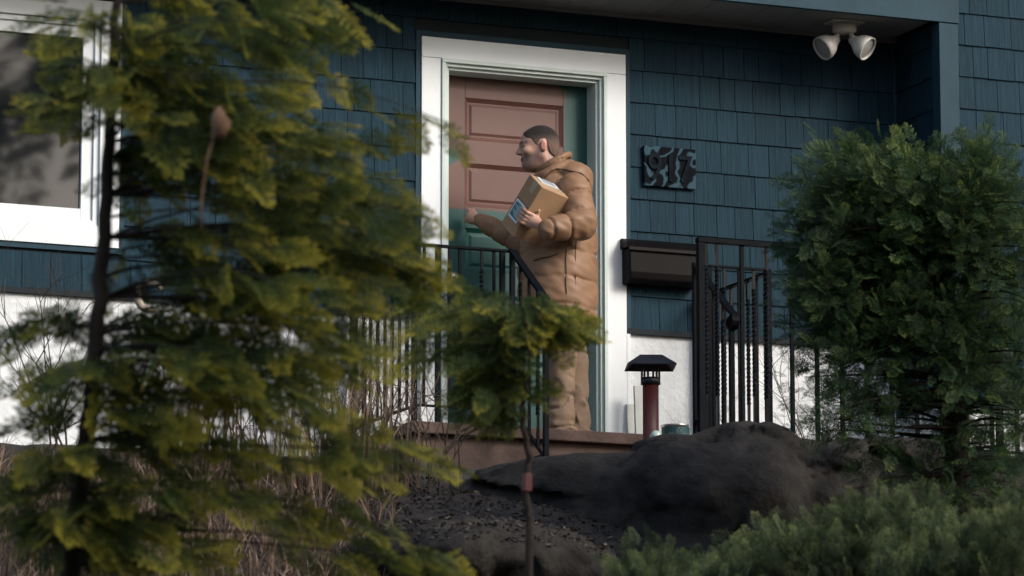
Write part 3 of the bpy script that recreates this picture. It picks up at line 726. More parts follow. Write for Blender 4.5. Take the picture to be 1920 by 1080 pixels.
# hair
Hf = Field(hp(.01, 0, .02) - .15, hp(.01, 0, .02) + .15, .004)
Hf.ell(hp(.012, 0, .031), (.1035, .0795, .0938), .02, rot=HR); Hf.ell(hp(-.046, 0, .044), (.054, .060, .051), .02, rot=HR)
Hf.ell(hp(.045, 0, -.03), (.062, .064, .07), .03, rot=HR)
G = np.stack(np.meshgrid(*Hf.ax, indexing='ij'), -1); Gh = (G - HC) @ HRn
hl = np.interp(Gh[..., 0], [-.2, -.088, -.074, -.045, -.030, -.012, -.006, .006, .034, .050, .075, .2], [.074, .074, .050, .040, .012, -.010, .022, .036, .034, -.035, -.062, -.08])
hl = hl + .012 * (np.abs(Gh[..., 1]) < .03) * (Gh[..., 0] < -.05)
Hf.d = np.maximum(Hf.d, (hl - Gh[..., 2]) * .8)
V2, F2 = Hf.net(); V2 = smooth_verts(V2, F2, 1, .4); hm = mesh_np('hair', V2, F2, True)
hz = np.clip(((V2 - HC) @ HRn)[:, 2] / .075 + .02, 0, 1)[:, None]; hz = hz * hz * (3 - 2 * hz); hc = np.array([.21, .135, .105]) * (1 - hz) + np.array([.018, .014, .012]) * hz
a_ = hm.color_attributes.new('col', 'FLOAT_COLOR', 'POINT'); a_.data.foreach_set('color', np.concatenate([hc, np.ones((len(V2), 1))], 1).astype(np.float32).ravel())
M['hair'] = mat('short dark hair', (1, 1, 1), .8, .45, 170, .8, 320)
_n = M['hair'].node_tree.nodes; _a = _n.new('ShaderNodeAttribute'); _a.attribute_name = 'col'; _m = _n.new('ShaderNodeMix'); _m.data_type = 'RGBA'; _m.blend_type = 'MULTIPLY'; _m.inputs[0].default_value = 1
_p = _n['Principled BSDF']; M['hair'].node_tree.links.new(_p.inputs['Base Color'].links[0].from_socket, _m.inputs[6]); M['hair'].node_tree.links.new(_a.outputs['Color'], _m.inputs[7]); M['hair'].node_tree.links.new(_m.outputs[2], _p.inputs['Base Color'])
link('hair', hm, M['hair'], person)

# jacket
J = Field((-.62, -.56, .58), (.34, .52, 1.66), .0085)
zz = np.array([.60, .66, .80, .95, 1.10, 1.25, 1.35, 1.43, 1.50, 1.54])
cxx = np.array([-.040, -.042, -.052, -.056, -.050, -.04, -.03, -.045, -.07, -.085]); rxx = np.array([.205, .208, .218, .222, .214, .20, .178, .14, .105, .09]); ryy = np.array([.24, .245, .252, .255, .252, .245, .23, .165, .10, .09])
def crease(u, w): return np.exp(-((u - np.round(u)) / w) ** 2)
def torso(X, Y, Z):
    z = Z[0, 0, :]; ph = (Z + .010 * np.sin(11 * X + 5 * Y + 1) + .007 * np.sin(27 * X - 19 * Y) - .735) / .155
    pf_ = .003 * np.abs(np.cos(np.pi * (ph - .5))) - .012 * crease(ph, .05) * (.65 + .35 * np.sin(17 * X + 13 * Y + 9 * np.round(ph)))
    pf_ = np.where(Z < .69, -.002, pf_)
    cx = np.interp(z, zz, cxx)[None, None, :]; rx = np.interp(z, zz, rxx)[None, None, :] + pf_; ry = np.interp(z, zz, ryy)[None, None, :] + pf_
    d = (np.sqrt(((X - cx) / rx) ** 2 + (Y / ry) ** 2) - 1) * np.minimum(rx, ry)
    return np.maximum(d, np.maximum(.655 - Z, Z - 1.5))
J.put(torso, (-.34, -.3, .62), (.24, .3, 1.52), .02)
pf = lambda n, amp, ph=0: (lambda t: amp * .12 * np.abs(np.sin(np.pi * (n * t + ph))) - amp * .75 * crease(n * t + ph, .055))
J.cone(SH_N, EL_N, .092, .084, .03, puff=pf(2, .018, .45)); J.cone(EL_N, WR_N + (WR_N - EL_N) * .02, .082, .066, .014, puff=pf(2, .020, .05))
J.cone(SH_F, EL_F, .09, .078, .03, puff=pf(2, .016, .45)); J.cone(EL_F, WR_F, .074, .050, .015, puff=pf(3, .012, .0))
J.cone(WR_F - (WR_F - EL_F) * .06, WR_F + (WR_F - EL_F) * .03, .043, .042, .006)
# hood lying on the back and collar round the neck
J.ell((.035, 0, 1.492), (.106, .150, .086), .010); J.ell((.088, 0, 1.43), (.055, .13, .085), .02)
ring = [np.array([-.085 + .105 * math.cos(a), .10 * math.sin(a), 1.510 + .050 * math.cos(a)]) for a in np.linspace(0, 2 * math.pi, 25)]
for a, b_ in zip(ring, ring[1:]): J.cone(a, b_, .028, .028, .012)
ring = [np.array([-.075 + .085 * math.cos(a), .078 * math.sin(a), 1.572 + .048 * math.cos(a)]) for a in np.linspace(0, 2 * math.pi, 25)]
for a, b_ in zip(ring, ring[1:]): J.cone(a, b_, .016, .016, .012)
J.cone((-.10, 0, 1.48), (-.065, 0, 1.69), .058, .066, .01, op='s')
V3, F3 = J.net(); V3 = smooth_verts(V3, F3, 1, .4)
V3 = V3 + (vnoise(V3, 30, 1) * .006 + vnoise(V3 * [1, 1, 1.8], 70, 2) * .0035 - .004 * np.clip(.16 - np.abs(vnoise(V3 * [1, 1, .8], 34, 9)), 0, 1) / .16 * np.clip(vnoise(V3, 10, 4) * 4, 0, 1))[:, None] * (V3 - np.array([-.04, 0, 0]) * [1, 1, 0] - V3 * [0, 0, 1]) / .2
jk = link('jacket', mesh_np('jacket', V3, F3, True), M['jacket'], person)
# seams: armhole, placket, pocket zip, hem
def seam(pts, r=.0035): MB().tube([Vector(p) for p in pts], r, 6).build('seam', M['seam'], jk)
def surf(x, z, side=-1):   # near-side surface of the jacket body
    i = int(round((x - J.lo[0]) / J.h)); k = int(round((z - J.lo[2]) / J.h)); w = np.nonzero(J.d[i, :, k] < .004)[0]
    return (x, J.ax[1][w[0]] if len(w) else -.2, z)
seam([surf(lm(px, py)[0], lm(px, py)[2]) for px, py in ((1000, 491), (1015, 487), (1030, 486), (1046, 480))])
seam([surf(lm(px, py)[0], lm(px, py)[2]) for px, py in [(1061 + .5 * math.sin(q), 462 + q * 6.5) for q in range(21)]], .0026)
seam([surf(lm(px, py)[0], lm(px, py)[2]) for px, py in [(1079 + .5 * math.cos(q), 462 + q * 6.5) for q in range(21)]], .0026)

seam([surf(lm(px, py)[0], lm(px, py)[2]) for px, py in ((1008, 345), (1014, 335), (1022, 324), (1032, 314), (1044, 308), (1058, 309), (1074, 315), (1090, 325), (1104, 338), (1112, 350))], .0035)
seam([surf(lm(px, py)[0], lm(px, py)[2]) for px, py in ((1040, 360), (1037, 350), (1040, 340), (1046, 332), (1056, 326))], .003)
# trousers
T_ = Field((-.22, -.26, .0), (.26, .26, .92), .0075)
T_.ell((-.03, 0, .80), (.15, .17, .12), .05)
for y, kx, ax, rr in ((-.095, -.045, -.040, 1.0), (.085, .03, .058, .92)):
    T_.cone((-.02, y, .80), (kx, y, .47), .118 * rr, .086 * rr, .03)
    T_.cone((kx, y, .47), (ax, y, .10), .086 * rr, .072 * rr, .03, puff=lambda t: .005 * np.sin(t * 17) * t)
    T_.cone((ax - .006, y, .13), (ax - .012, y, .045), .078 * rr, .074 * rr, .02)
    T_.cone((ax - .04, y - .035, .16), (ax + .03, y - .05, .235), .024 * rr, .022 * rr, .008); T_.cone((ax - .03, y - .05, .085), (ax + .05, y - .03, .07), .030 * rr, .030 * rr, .006); T_.cone((ax - .05, y, .05), (ax + .05, y, .04), .05 * rr, .05 * rr, .01)
V4, F4 = T_.net(); V4 = smooth_verts(V4, F4, 1, .4)
V4[:, :2] += (vnoise(V4 * [1, 1, .7], 40, 5) * .007 + vnoise(V4 * [1, 1, 1.5], 80, 6) * .004 * (V4[:, 2] < .3) - .012 * np.clip(.12 - np.abs(vnoise(V4 * [.7, .7, 1.5], 26, 8)), 0, 1) / .12 * np.clip((.42 - V4[:, 2]) / .2, 0, 1))[:, None] * np.sign(V4[:, :2])
link('trousers', mesh_np('trousers', V4, F4, True), M['trousers'], person)
for y, ax in ((-.095, -.035), (.085, .055)):
    q = Field((ax - .22, y - .08, -.01), (ax + .12, y + .08, .14), .006)
    q.cone((ax + .045, y, .04), (ax - .12, y, .03), .040, .036, .02); q.ell((ax, y, .07), (.06, .045, .05), .02)
    q.put(lambda X, Y, Z: np.maximum(np.maximum(np.abs(X - (ax - .045)) - .115, np.abs(Y - y) - .040), np.abs(Z - .010) - .010) + 0 * X, (ax - .2, y - .06, 0), (ax + .1, y + .06, .03), .006)
    v5, f5 = q.net(); link('shoe', mesh_np('shoe', v5, f5, True), M['leather'], person)

# parcel
def to_world(p): return PB + Matrix.Rotation(-YAW, 3, 'Z') @ Vector(p)
g = to_world(Fc + (U1 + U2 + U3) / 2); o = empty('parcel', g, -YAW); tag(o, 'brown cardboard parcel with two shipping labels held by the man', 'parcel')
C0 = Vector(-(U1 + U2 + U3) / 2); u1, u2, u3 = Vector(U1), Vector(U2), Vector(U3)
def bx3(a0, a1, b0, b1, c0, c1, nm, m, bevel=0):
    vs = [C0 + u1 * a + u2 * b + u3 * c for a in (a0, a1) for b in (b0, b1) for c in (c0, c1)]
    return MB().add(vs, [(0, 1, 3, 2), (4, 6, 7, 5), (0, 4, 5, 1), (2, 3, 7, 6), (0, 2, 6, 4), (1, 5, 7, 3)]).build(nm, m, o, bevel=bevel)
bx3(0, 1, 0, 1, 0, 1, 'carton', M['card'], .004)
bx3(.30, .56, -.004, .003, -.003, 1.003, 'tape', M['tape']); bx3(.30, .56, -.004, .22, -.004, .003, 'tape', M['tape'])
bx3(.08, .16, -.0035, .003, .0, 1.0, 'flap_edge', M['tape'])
bx3(.02, .98, .44, .452, -.002, .002, 'flap_seam', M['seam'])
# label with printed block on the long face (plane c = 0)
def onA(a0, a1, b0, b1, h, nm, m): return bx3(a0, a1, b0, b1, -h, .002, nm, m)
onA(.20, .90, .46, .80, .006, 'shipping_label', M['paper']); onA(.26, .84, .50, .76, .010, 'print_block', M['ink'])
for k in range(7): onA(.32, .58 + .2 * ((k * 5) % 3) / 2, .525 + k * .031, .536 + k * .031, .013, 'print_line', M['paper'])
# label on the end face (plane b = 0)
bx3(.52, .95, -.012, .002, .22, .80, 'shipping_label', M['paper']); bx3(.58, .90, -.018, .002, .30, .72, 'print_block', M['greylabel'])

# ------------------------------------------------------------------ rock outcrop (surface nets in the street frame)
def rock(name, label, blobs, lo, hi, h, seed, org, amp=.07):
    Fd = Field(lo, hi, h)
    for c, r, kk in blobs: Fd.ell(c, r, kk)
    P = np.stack(np.meshgrid(*Fd.ax, indexing='ij'), -1)
    Fd.d = Fd.d + (amp * vnoise(P, 4.5, seed) - amp * 1.2 * np.abs(vnoise(P * [1, 1.2, 1.7], 7, seed + 1)) + amp * .6 - amp * .40 * np.abs(vnoise(P * [.6, 1, 1.6], 24, seed + 2)) + amp * .16 * vnoise(P, 50, seed + 4) + amp * .10 * vnoise(P, 95, seed + 3)).astype(np.float32)
    r_ = np.random.default_rng(seed + 9); sz = np.array(hi) - np.array(lo); nS = int(13 * sz[0])
    m1 = np.full(P.shape[:3], 9., np.float32); m2 = m1.copy(); dp = np.zeros_like(m1)
    W = (P + np.stack([vnoise(P, 14, seed + 20 + i) for i in range(3)], -1) * .06).astype(np.float32)
    for _ in range(nS):
        c = (np.array(lo) + r_.random(3) * sz).astype(np.float32); gvec = r_.normal(size=3).astype(np.float32) * .30; of = r_.normal() * .022
        q = W - c; e = np.sqrt((q * np.array([1, 1, 1.35], np.float32)) ** 2 @ np.ones(3, np.float32)); up_ = e < m1
        m2 = np.where(up_, m1, np.minimum(m2, e)); dp = np.where(up_, np.clip(q @ gvec, -.07, .07) + of, dp); m1 = np.where(up_, e, m1)
    Fd.d = Fd.d + dp * .32 + .012 * np.clip(1 - (m2 - m1) / .022, 0, 1)
    V, F = Fd.net(); o = link(name, mesh_np(name, V, F, True), M['rock']); o.location = org; o.rotation_euler.z = -YAW; tag(o, label, 'rock'); return o
RD = 21.2
def rl(px, py, dep): # local street-frame coordinates about the outcrop origin
    p = atd(px, py, RD + dep) - RO; return (p.x * math.cos(YAW) - p.y * math.sin(YAW), p.x * math.sin(YAW) + p.y * math.cos(YAW), p.z)
RO = atd(1250, 960, RD); k_ = RD / FPX
bl = []
for px, py, rx, ry, dep, dr_ in ((1130, 1010, 190, 175, .1, .5), (1300, 985, 220, 172, .0, .55), (1420, 960, 120, 165, .05, .5), (1395, 880, 85, 88, .1, .35), (1560, 970, 160, 140, .25, .5), (1720, 975, 190, 140, .35, .5), (960, 1030, 190, 165, .15, .5), (1900, 980, 200, 140, .4, .5), (1240, 900, 130, 70, .15, .4), (1050, 935, 150, 70, .2, .4), (1250, 1090, 500, 90, -.15, .6)):
    bl.append((rl(px, py, dep), (rx * k_, dr_, ry * k_), .10))
rock('rock_outcrop', 'large dark rock outcrop below the landing and fence', bl, (-1.75, -.95, -.75), (1.95, 1.25, .62), .019, 21, RO)
RO = atd(820, 1040, 19.6); RD = 19.6; k_ = RD / FPX
rock('boulder', 'low dark litter strewn boulder at the foot of the outcrop', [(rl(850, 1060, 0), (230 * k_, .5, 70 * k_), .08), (rl(1010, 1075, .1), (150 * k_, .4, 60 * k_), .08), (rl(720, 1090, .1), (120 * k_, .4, 60 * k_), .08)], (-1.0, -.8, -.5), (1.1, .8, .35), .018, 33, RO, .06)
# pale ball on the rock
dg = bpy.context.evaluated_depsgraph_get(); dg.update(); best = (-9, None)
for i in range(60):
    q = at(1230, 825, -1.75 - .025 * i); h_ = sc.ray_cast(dg, Vector((q.x, q.y, .3)), Vector((0, 0, -1)))
    if h_[0] and h_[4].name.startswith('rock'):
        e_ = (h_[1].z - CAM.z) / (Vector((q.x, q.y, 0)) - Vector((CAM.x, CAM.y, 0))).length
        if e_ > best[0]: best = (e_, h_[1] + Vector((0, 0, .027)))
pb = best[1] or at(1226, 822, -1.85); o = MB(); o.lathe([(.030 * math.sin(a), -.030 * math.cos(a)) for a in np.linspace(0, math.pi, 13)], 18)
o = o.build('garden_ball', M['ball']); o.location = pb; tag(o, 'small pale round ball on the rock before the red pipe', 'ball')
for v in o.data.vertices: v.co *= 1 + .06 * mnoise.noise(v.co * 60)

# ------------------------------------------------------------------ foliage
def spray_template(seed, nb=9, sub=5, lw=.030, ll=.085, ang=42, width=.42, droop=.10):
    r = random.Random(seed); Q = []; tip = []
    def leaf(p, a, L, w, t, zl):
        d = Vector((math.cos(a), math.sin(a), 0)); s = Vector((-d.y, d.x, 0)) * w
        tz = r.uniform(-.5, .5) * w
        Q.append([p - s * .35, p + d * L * .55 - s + Vector((0, 0, tz)), p + d * L + Vector((0, 0, zl)), p + d * L * .5 + s - Vector((0, 0, tz))]); tip.append(t)
    def axis(t): return Vector((t, .05 * math.sin(t * 3 + seed), -droop * t * t))
    for i in range(nb * 2):
        t = .06 + .9 * i / (nb * 2); s = 1 if i % 2 else -1; p = axis(t); L = (width * (1 - t) ** .7 * (.55 + .45 * min(1, t * 4)) + .07) * r.uniform(.75, 1.15); a = s * R(ang * r.uniform(.8, 1.2) * (1 - .35 * t))
        m = max(2, int(sub * L / width + 1.2))
        for j in range(m):
            u = (j + .3) / m; q = p + Vector((math.cos(a), math.sin(a), 0)) * L * u - Vector((0, 0, droop * .6 * (L * u) ** 2 / .1 * .3))
            tt = min(1, .15 + .5 * t + .45 * u)
            leaf(q, a + R(r.uniform(15, 38)), ll * r.uniform(.7, 1.2), lw * r.uniform(.7, 1.1), tt, -.01)
            leaf(q, a - R(r.uniform(15, 38)), ll * r.uniform(.7, 1.2), lw * r.uniform(.7, 1.1), tt, -.01)
        leaf(p + Vector((math.cos(a), math.sin(a), 0)) * L * .92, a, ll * 1.1, lw, min(1, .4 + .6 * t), -.01)
    leaf(axis(.95), 0, ll * 1.3, lw, 1, 0)
    return np.array([[tuple(v) for v in q] for q in Q], np.float32), np.array(tip, np.float32)
TPL = {'cedar': [spray_template(s, 9, 4, .026, .12, 46, .46, .16) for s in range(8)],
       'fine': [spray_template(20 + s, 6, 3, .020, .17, 48, .42, .05) for s in range(5)],
       'plume': [spray_template(40 + s, 8, 3, .012, .13, 38, .34, .02) for s in range(5)]}
def foliage(name, sprays, tpl, m, parent, org, tipgain=(.6, 1.0)):
    Vs = []; Ts = []
    tp = TPL[tpl]
    for (p, d, nrm, sc_, yl) in sprays:
        q, t = tp[rng.integers(len(tp))]
        d = Vector(d).normalized(); s = Vector(nrm).cross(d)
        if s.length < 1e-3: s = Vector((0, 0, 1)).cross(d)
        s.normalize(); n_ = d.cross(s); Mx = np.array([d, s, n_], np.float32) * sc_
        Vs.append((q.reshape(-1, 3) @ Mx + np.array(Vector(p) - org, np.float32)))
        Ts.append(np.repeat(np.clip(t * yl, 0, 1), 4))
    V = np.concatenate(Vs); T = np.concatenate(Ts); me = mesh_np(name, V, np.arange(len(V)).reshape(-1, 4))
    if len(me.vertices) == len(T):
        a = me.attributes.new('tip', 'FLOAT', 'POINT'); a.data.foreach_set('value', T.astype(np.float32))
    return link(name, me, m, parent)
def rv(s=1.0): return Vector((random.gauss(0, s), random.gauss(0, s), random.gauss(0, s)))
TOCAM = (-_v).normalized()

def branch_curve(a, b, sag, n=7):
    a, b = Vector(a), Vector(b); L = (b - a).length; w = rv(.03 * L); pts = []
    for i in range(n):
        t = i / (n - 1); p = a.lerp(b, t) + Vector((0, 0, sag * L * 4 * t * (1 - t))) + w * math.sin(math.pi * t); pts.append(p)
    return pts

def conifer(name, label, dist, spread, trunk_px, trunk_r, masses, tpl, m, bark, scale, yl, cat='tree', group=None, droop=.25, per=7, reach=.30, face=.55, base_z=None, ball=0, dens=1.0):
    """trunk through trunk_px; limbs to points spread through each mass; flat sprays along the outer part of each limb"""
    tp = [atd(px, py, dist) for px, py in trunk_px]
    bz = base_z if base_z is not None else ground_z(tp[-1].x, tp[-1].y) - .05
    foot = Vector((tp[-1].x - .02, tp[-1].y, bz)); org = foot.copy()
    o = empty(name, org); tag(o, label, cat, group)
    path = tp + ([foot] if foot.z < tp[-1].z - .05 else [])
    pts = []
    for a, b_ in zip(path, path[1:]):
        for i in range(6): pts.append(a.lerp(b_, i / 6) + rv(.004))
    pts.append(path[-1]); n = len(pts)
    MB().tube([p - org for p in pts], [trunk_r * (.35 + .65 * (i / (n - 1)) ** .8) for i in range(n)], 10).build('trunk', M[bark], o)
    wood = MB(); sp = []
    for (cx, cy, rx, ry, num, *opt) in masses:
        dd, y2 = (opt + [0, 1])[:2] if len(opt) >= 2 else ((opt[0], 1) if opt else (0, 1))
        nb = max(1, round(num * dens / per))
        for _ in range(nb):
            while True:
                u, w = random.uniform(-1, 1), random.uniform(-1, 1)
                if u * u + w * w < 1: break
            tipp = atd(cx + u * rx, cy + w * ry, dist + dd + random.uniform(-1, 1) * spread)
            # limb leaves the trunk a little below (or above) the mass
            near = min(pts, key=lambda p: (p - tipp).length + max(0, p.z - tipp.z - .1) * .8)
            cv = branch_curve(near, tipp, random.uniform(.02, .10)); L = (tipp - near).length
            wood.tube([p - org for p in cv], [max(.0020, trunk_r * .20 * (1 - .82 * i / 6)) * min(1, .35 + L * .6) for i in range(7)], 5, False)
            out = (cv[-1] - cv[-3]).normalized(); rl_ = min(L, reach * random.uniform(.8, 1.2))
            for k in range(per):
                s = (k + random.random() * .8) / per; back = rl_ * (1 - s); q = cv[-1] - out * back + rv(.018)
                side = out.cross(Vector((0, 0, 1)))
                if side.length < .05: side = Vector((1, 0, 0))
                side.normalize(); sg = 1 if k % 2 else -1
                d = out * (.55 + .7 * s) + side * sg * random.uniform(.2, .9) * (1.15 - s) + Vector((0, 0, -droop * random.uniform(.3, 1.4))) + rv(.18)
                nrm = Vector((0, 0, 1)) * random.uniform(.3, 1) + TOCAM * random.uniform(-.1, 1) * face * 1.6 + rv(.35)
                if ball: q = tipp + rv(ball); d = (q - tipp).normalized() + out * .5 + Vector((0, 0, .25)) + rv(.3)
                sp.append((q, d, nrm, scale * random.uniform(.7, 1.25), random.uniform(*yl) * y2))
    wood.build('branches', M[bark], o, fix=False)
    foliage('crown', sp, tpl, m, o, org)
    return o

# young cedar in the foreground
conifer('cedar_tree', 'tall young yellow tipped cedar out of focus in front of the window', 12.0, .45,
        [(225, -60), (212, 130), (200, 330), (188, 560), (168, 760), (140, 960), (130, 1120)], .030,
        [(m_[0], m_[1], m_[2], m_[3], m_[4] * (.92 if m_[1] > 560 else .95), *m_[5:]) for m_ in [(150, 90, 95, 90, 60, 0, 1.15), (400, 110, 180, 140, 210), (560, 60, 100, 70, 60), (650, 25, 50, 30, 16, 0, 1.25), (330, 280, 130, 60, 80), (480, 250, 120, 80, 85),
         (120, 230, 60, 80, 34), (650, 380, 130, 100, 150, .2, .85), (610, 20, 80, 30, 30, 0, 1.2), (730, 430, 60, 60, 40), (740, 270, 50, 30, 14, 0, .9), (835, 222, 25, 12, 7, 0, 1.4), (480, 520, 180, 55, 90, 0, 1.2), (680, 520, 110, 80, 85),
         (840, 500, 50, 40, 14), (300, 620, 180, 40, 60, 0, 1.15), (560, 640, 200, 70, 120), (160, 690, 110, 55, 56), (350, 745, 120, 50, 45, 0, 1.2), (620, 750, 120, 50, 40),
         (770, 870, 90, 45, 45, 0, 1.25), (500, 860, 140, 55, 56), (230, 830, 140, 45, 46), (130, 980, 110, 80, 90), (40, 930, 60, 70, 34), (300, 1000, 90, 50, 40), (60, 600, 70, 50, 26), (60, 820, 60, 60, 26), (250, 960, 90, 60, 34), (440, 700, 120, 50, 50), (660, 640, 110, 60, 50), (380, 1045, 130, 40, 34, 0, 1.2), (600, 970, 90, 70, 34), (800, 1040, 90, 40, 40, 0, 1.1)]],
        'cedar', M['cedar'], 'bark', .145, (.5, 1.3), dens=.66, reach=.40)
# cedar sapling nearer the steps
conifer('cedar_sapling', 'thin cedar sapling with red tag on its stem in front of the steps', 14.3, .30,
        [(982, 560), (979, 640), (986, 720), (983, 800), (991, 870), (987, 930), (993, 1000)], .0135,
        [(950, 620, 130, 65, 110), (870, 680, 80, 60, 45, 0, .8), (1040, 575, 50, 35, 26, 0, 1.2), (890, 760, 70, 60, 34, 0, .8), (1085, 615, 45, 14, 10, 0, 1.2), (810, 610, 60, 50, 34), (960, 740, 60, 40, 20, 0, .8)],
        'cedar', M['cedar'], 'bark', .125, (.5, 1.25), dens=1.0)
# dense evergreen at the right
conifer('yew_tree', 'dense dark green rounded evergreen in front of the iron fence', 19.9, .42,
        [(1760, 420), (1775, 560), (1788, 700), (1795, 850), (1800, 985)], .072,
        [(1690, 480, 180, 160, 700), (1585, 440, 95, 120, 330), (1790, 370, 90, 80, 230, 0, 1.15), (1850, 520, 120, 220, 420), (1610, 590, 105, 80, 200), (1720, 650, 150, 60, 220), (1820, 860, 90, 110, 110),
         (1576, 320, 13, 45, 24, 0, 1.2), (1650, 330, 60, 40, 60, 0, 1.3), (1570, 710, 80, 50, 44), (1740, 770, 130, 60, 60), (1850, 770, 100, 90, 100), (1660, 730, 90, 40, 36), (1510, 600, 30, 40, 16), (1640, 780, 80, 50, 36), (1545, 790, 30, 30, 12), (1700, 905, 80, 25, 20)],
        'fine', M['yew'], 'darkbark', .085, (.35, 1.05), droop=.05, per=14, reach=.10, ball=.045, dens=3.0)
# low juniper
def shrub(name, label, dist, foot_px, masses, m, scale, yl, spread=.35):
    f = atd(*foot_px, dist); org = Vector((f.x, f.y, ground_z(f.x, f.y) - .03)); o = empty(name, org); tag(o, label, 'shrub', 'low spreading junipers')
    wood = MB(); sp = []
    for cx, cy, rx, ry, num in masses:
        for _ in range(num // 5):
            u, w = random.uniform(-1, 1), random.uniform(-1, 1); t = atd(cx + u * rx, cy + w * ry * math.sqrt(max(0, 1 - u * u)), dist + random.uniform(-spread, spread))
            cv = branch_curve(org + rv(.03), t, -.05); wood.tube([p - org for p in cv], [.010 * (1 - .8 * i / 6) for i in range(7)], 5, False)
            for k in range(8):
                d = Vector((random.gauss(0, .5), random.gauss(0, .5), random.uniform(.3, 1.2))); sp.append((t + rv(.045), d, TOCAM + rv(.6), scale * random.uniform(.6, 1.3), random.uniform(*yl)))
    wood.build('branches', M['bark'], o, fix=False); foliage('crown', sp, 'plume', m, o, org)
shrub('juniper_shrub', 'pale green spreading juniper in front of the dark outcrop', 17.4, (1520, 1120), [(1660, 1005, 90, 36, 330), (1520, 1050, 110, 32, 330), (1390, 1095, 70, 20, 160), (1640, 1070, 150, 35, 400), (1510, 1120, 190, 30, 380)], M['juniper'], .095, (.4, 1.1))
shrub('juniper_shrub', 'pale green juniper at the foot of the dark evergreen trunk', 16.6, (1840, 1140), [(1850, 1050, 90, 35, 260), (1800, 1090, 120, 35, 220), (1925, 1020, 60, 45, 120)], M['juniper'], .11, (.4, 1.05))
shrub('juniper_shrub', 'small juniper tuft below the boulder', 16.4, (1210, 1150), [(1225, 1100, 50, 15, 110)], M['juniper'], .11, (.4, 1.0), .2)

# ------------------------------------------------------------------ dry grass and bare shrubs
def blades(name, pts, hh, lean, m, parent=None, org=Vector((0, 0, 0)), w=.006):
    V = []; F = []; T = []
    for p in pts:
        h = hh * random.uniform(.45, 1.15); d = Vector((random.gauss(0, 1), random.gauss(0, 1), 0)).normalized() * h * random.uniform(.05, lean); s = Vector((random.gauss(0, 1), random.gauss(0, 1), 0)).normalized() * w * random.uniform(.5, 1.2); tn = random.random()
        o_ = len(V); b = Vector(p) - org
        for t in (0, .4, .75, 1):
            c = b + Vector((0, 0, h * (t - .25 * lean * t * t))) + d * t * t; k = s * (1 - .85 * t); V += [tuple(c - k), tuple(c + k)]; T += [tn * (.5 + .5 * t)] * 2
        for i in range(3): F.append((o_ + 2 * i, o_ + 2 * i + 1, o_ + 2 * i + 3, o_ + 2 * i + 2))
    me = mesh_np(name, V, F)
    if len(me.vertices) == len(T): a = me.attributes.new('tip', 'FLOAT', 'POINT'); a.data.foreach_set('value', np.array(T, np.float32))
    return link(name, me, m, parent)
gp = []
for _ in range(4200):
    q = atd(random.uniform(-30, 740), 1000, random.uniform(17.6, 20.4)); gp.append((q.x, q.y, ground_z(q.x, q.y) - .02))
o = blades('dry_grass', gp, .24, .9, M['straw']); tag(o, 'tan dry grass covering the bank on the left', 'dry grass', kind='stuff')
def stalks(px, dist, n, hh, spread, label):
    q = atd(px, 900, dist); org = Vector((q.x, q.y, ground_z(q.x, q.y) - .03)); pts = [org + Vector((random.gauss(0, spread), random.gauss(0, spread), 0)) for _ in range(n)]
    o = empty('dry_grass_clump', org); blades('stalks', pts, hh, .55, M['straw'], o, org, .008); tag(o, label, 'dry grass', 'clumps of tall dry grass')
stalks(690, 21.0, 130, .95, .14, 'tall clump of beige dry grass beside the left end railing')
stalks(575, 20.6, 120, .8, .16, 'beige dry grass clump in front of the white foundation, second from the railing')
stalks(330, 20.6, 120, .75, .16, 'beige dry grass clump below the window\'s lower corner')

def bare(name, label, org, h, r0, seed, cat='shrub', group='bare twiggy shrubs', stems=5, levels=4, spread=.5, m='twig', lean=Vector((0, 0, 0))):
    rs = random.Random(seed); b = MB(); tr = MB()
    def grow(p, d, L, r, lv, mb):
        pts = [p]; q = p.copy(); dd = d.copy()
        for i in range(4):
            dd = (dd + Vector((rs.gauss(0, .12), rs.gauss(0, .12), rs.gauss(0, .08) + .03))).normalized(); q = q + dd * L / 4; pts.append(q.copy())
        mb.tube(pts, [r * (1 - .12 * i) for i in range(5)], 5 if lv > 2 else 4, False)
        if lv == 0: return
        for k in range(rs.choice((2, 3, 3))):
            t = rs.randint(1, 4); nd = (dd + Vector((rs.gauss(0, spread), rs.gauss(0, spread), rs.gauss(0, spread * .6)))).normalized(); grow(pts[t], nd, L * rs.uniform(.55, .85), r * .58, lv - 1, b)
    o = empty(name, org); tag(o, label, cat, group)
    for s in range(stems): grow(Vector((rs.gauss(0, .03), rs.gauss(0, .03), 0)), (Vector((rs.gauss(0, spread * .7), rs.gauss(0, spread * .7), 1)) + lean).normalized(), h * rs.uniform(.32, .45), r0, levels, tr)
    tr.build('trunk' if stems == 1 else 'stems', M[m], o, fix=False); b.build('twigs', M[m], o, fix=False)
def gp_(px, dist): q = atd(px, 950, dist); return Vector((q.x, q.y, ground_z(q.x, q.y) - .03))
for (px, di, h, sd_, lab) in ((115, 21.3, 1.25, 1, 'bare twiggy shrub under the window at the picture\'s left edge'), (450, 21.6, 1.05, 2, 'bare twiggy shrub before the white foundation left of the dry clumps'), (640, 22.0, 1.0, 3, 'bare twiggy shrub tangled in the tall dry grass'),
                             (800, 21.0, .95, 4, 'bare twiggy shrub in front of the left landing railing')):
    bare('bare_shrub', lab, gp_(px, di), h, .006, sd_)
q = at(1560, 820, -1.2); bare('bare_shrub', 'bare twiggy shrub against the white foundation behind the fence', Vector((q.x, q.y, -.5)), 1.15, .006, 5, spread=.6)
q = at(1270, 800, -.3); bare('bare_shrub', 'thin bare twigs against the white foundation above the paint can', Vector((q.x + .35, -.35, -.45)), .9, .004, 6, stems=3, lean=Vector((-.4, 0, 0)))
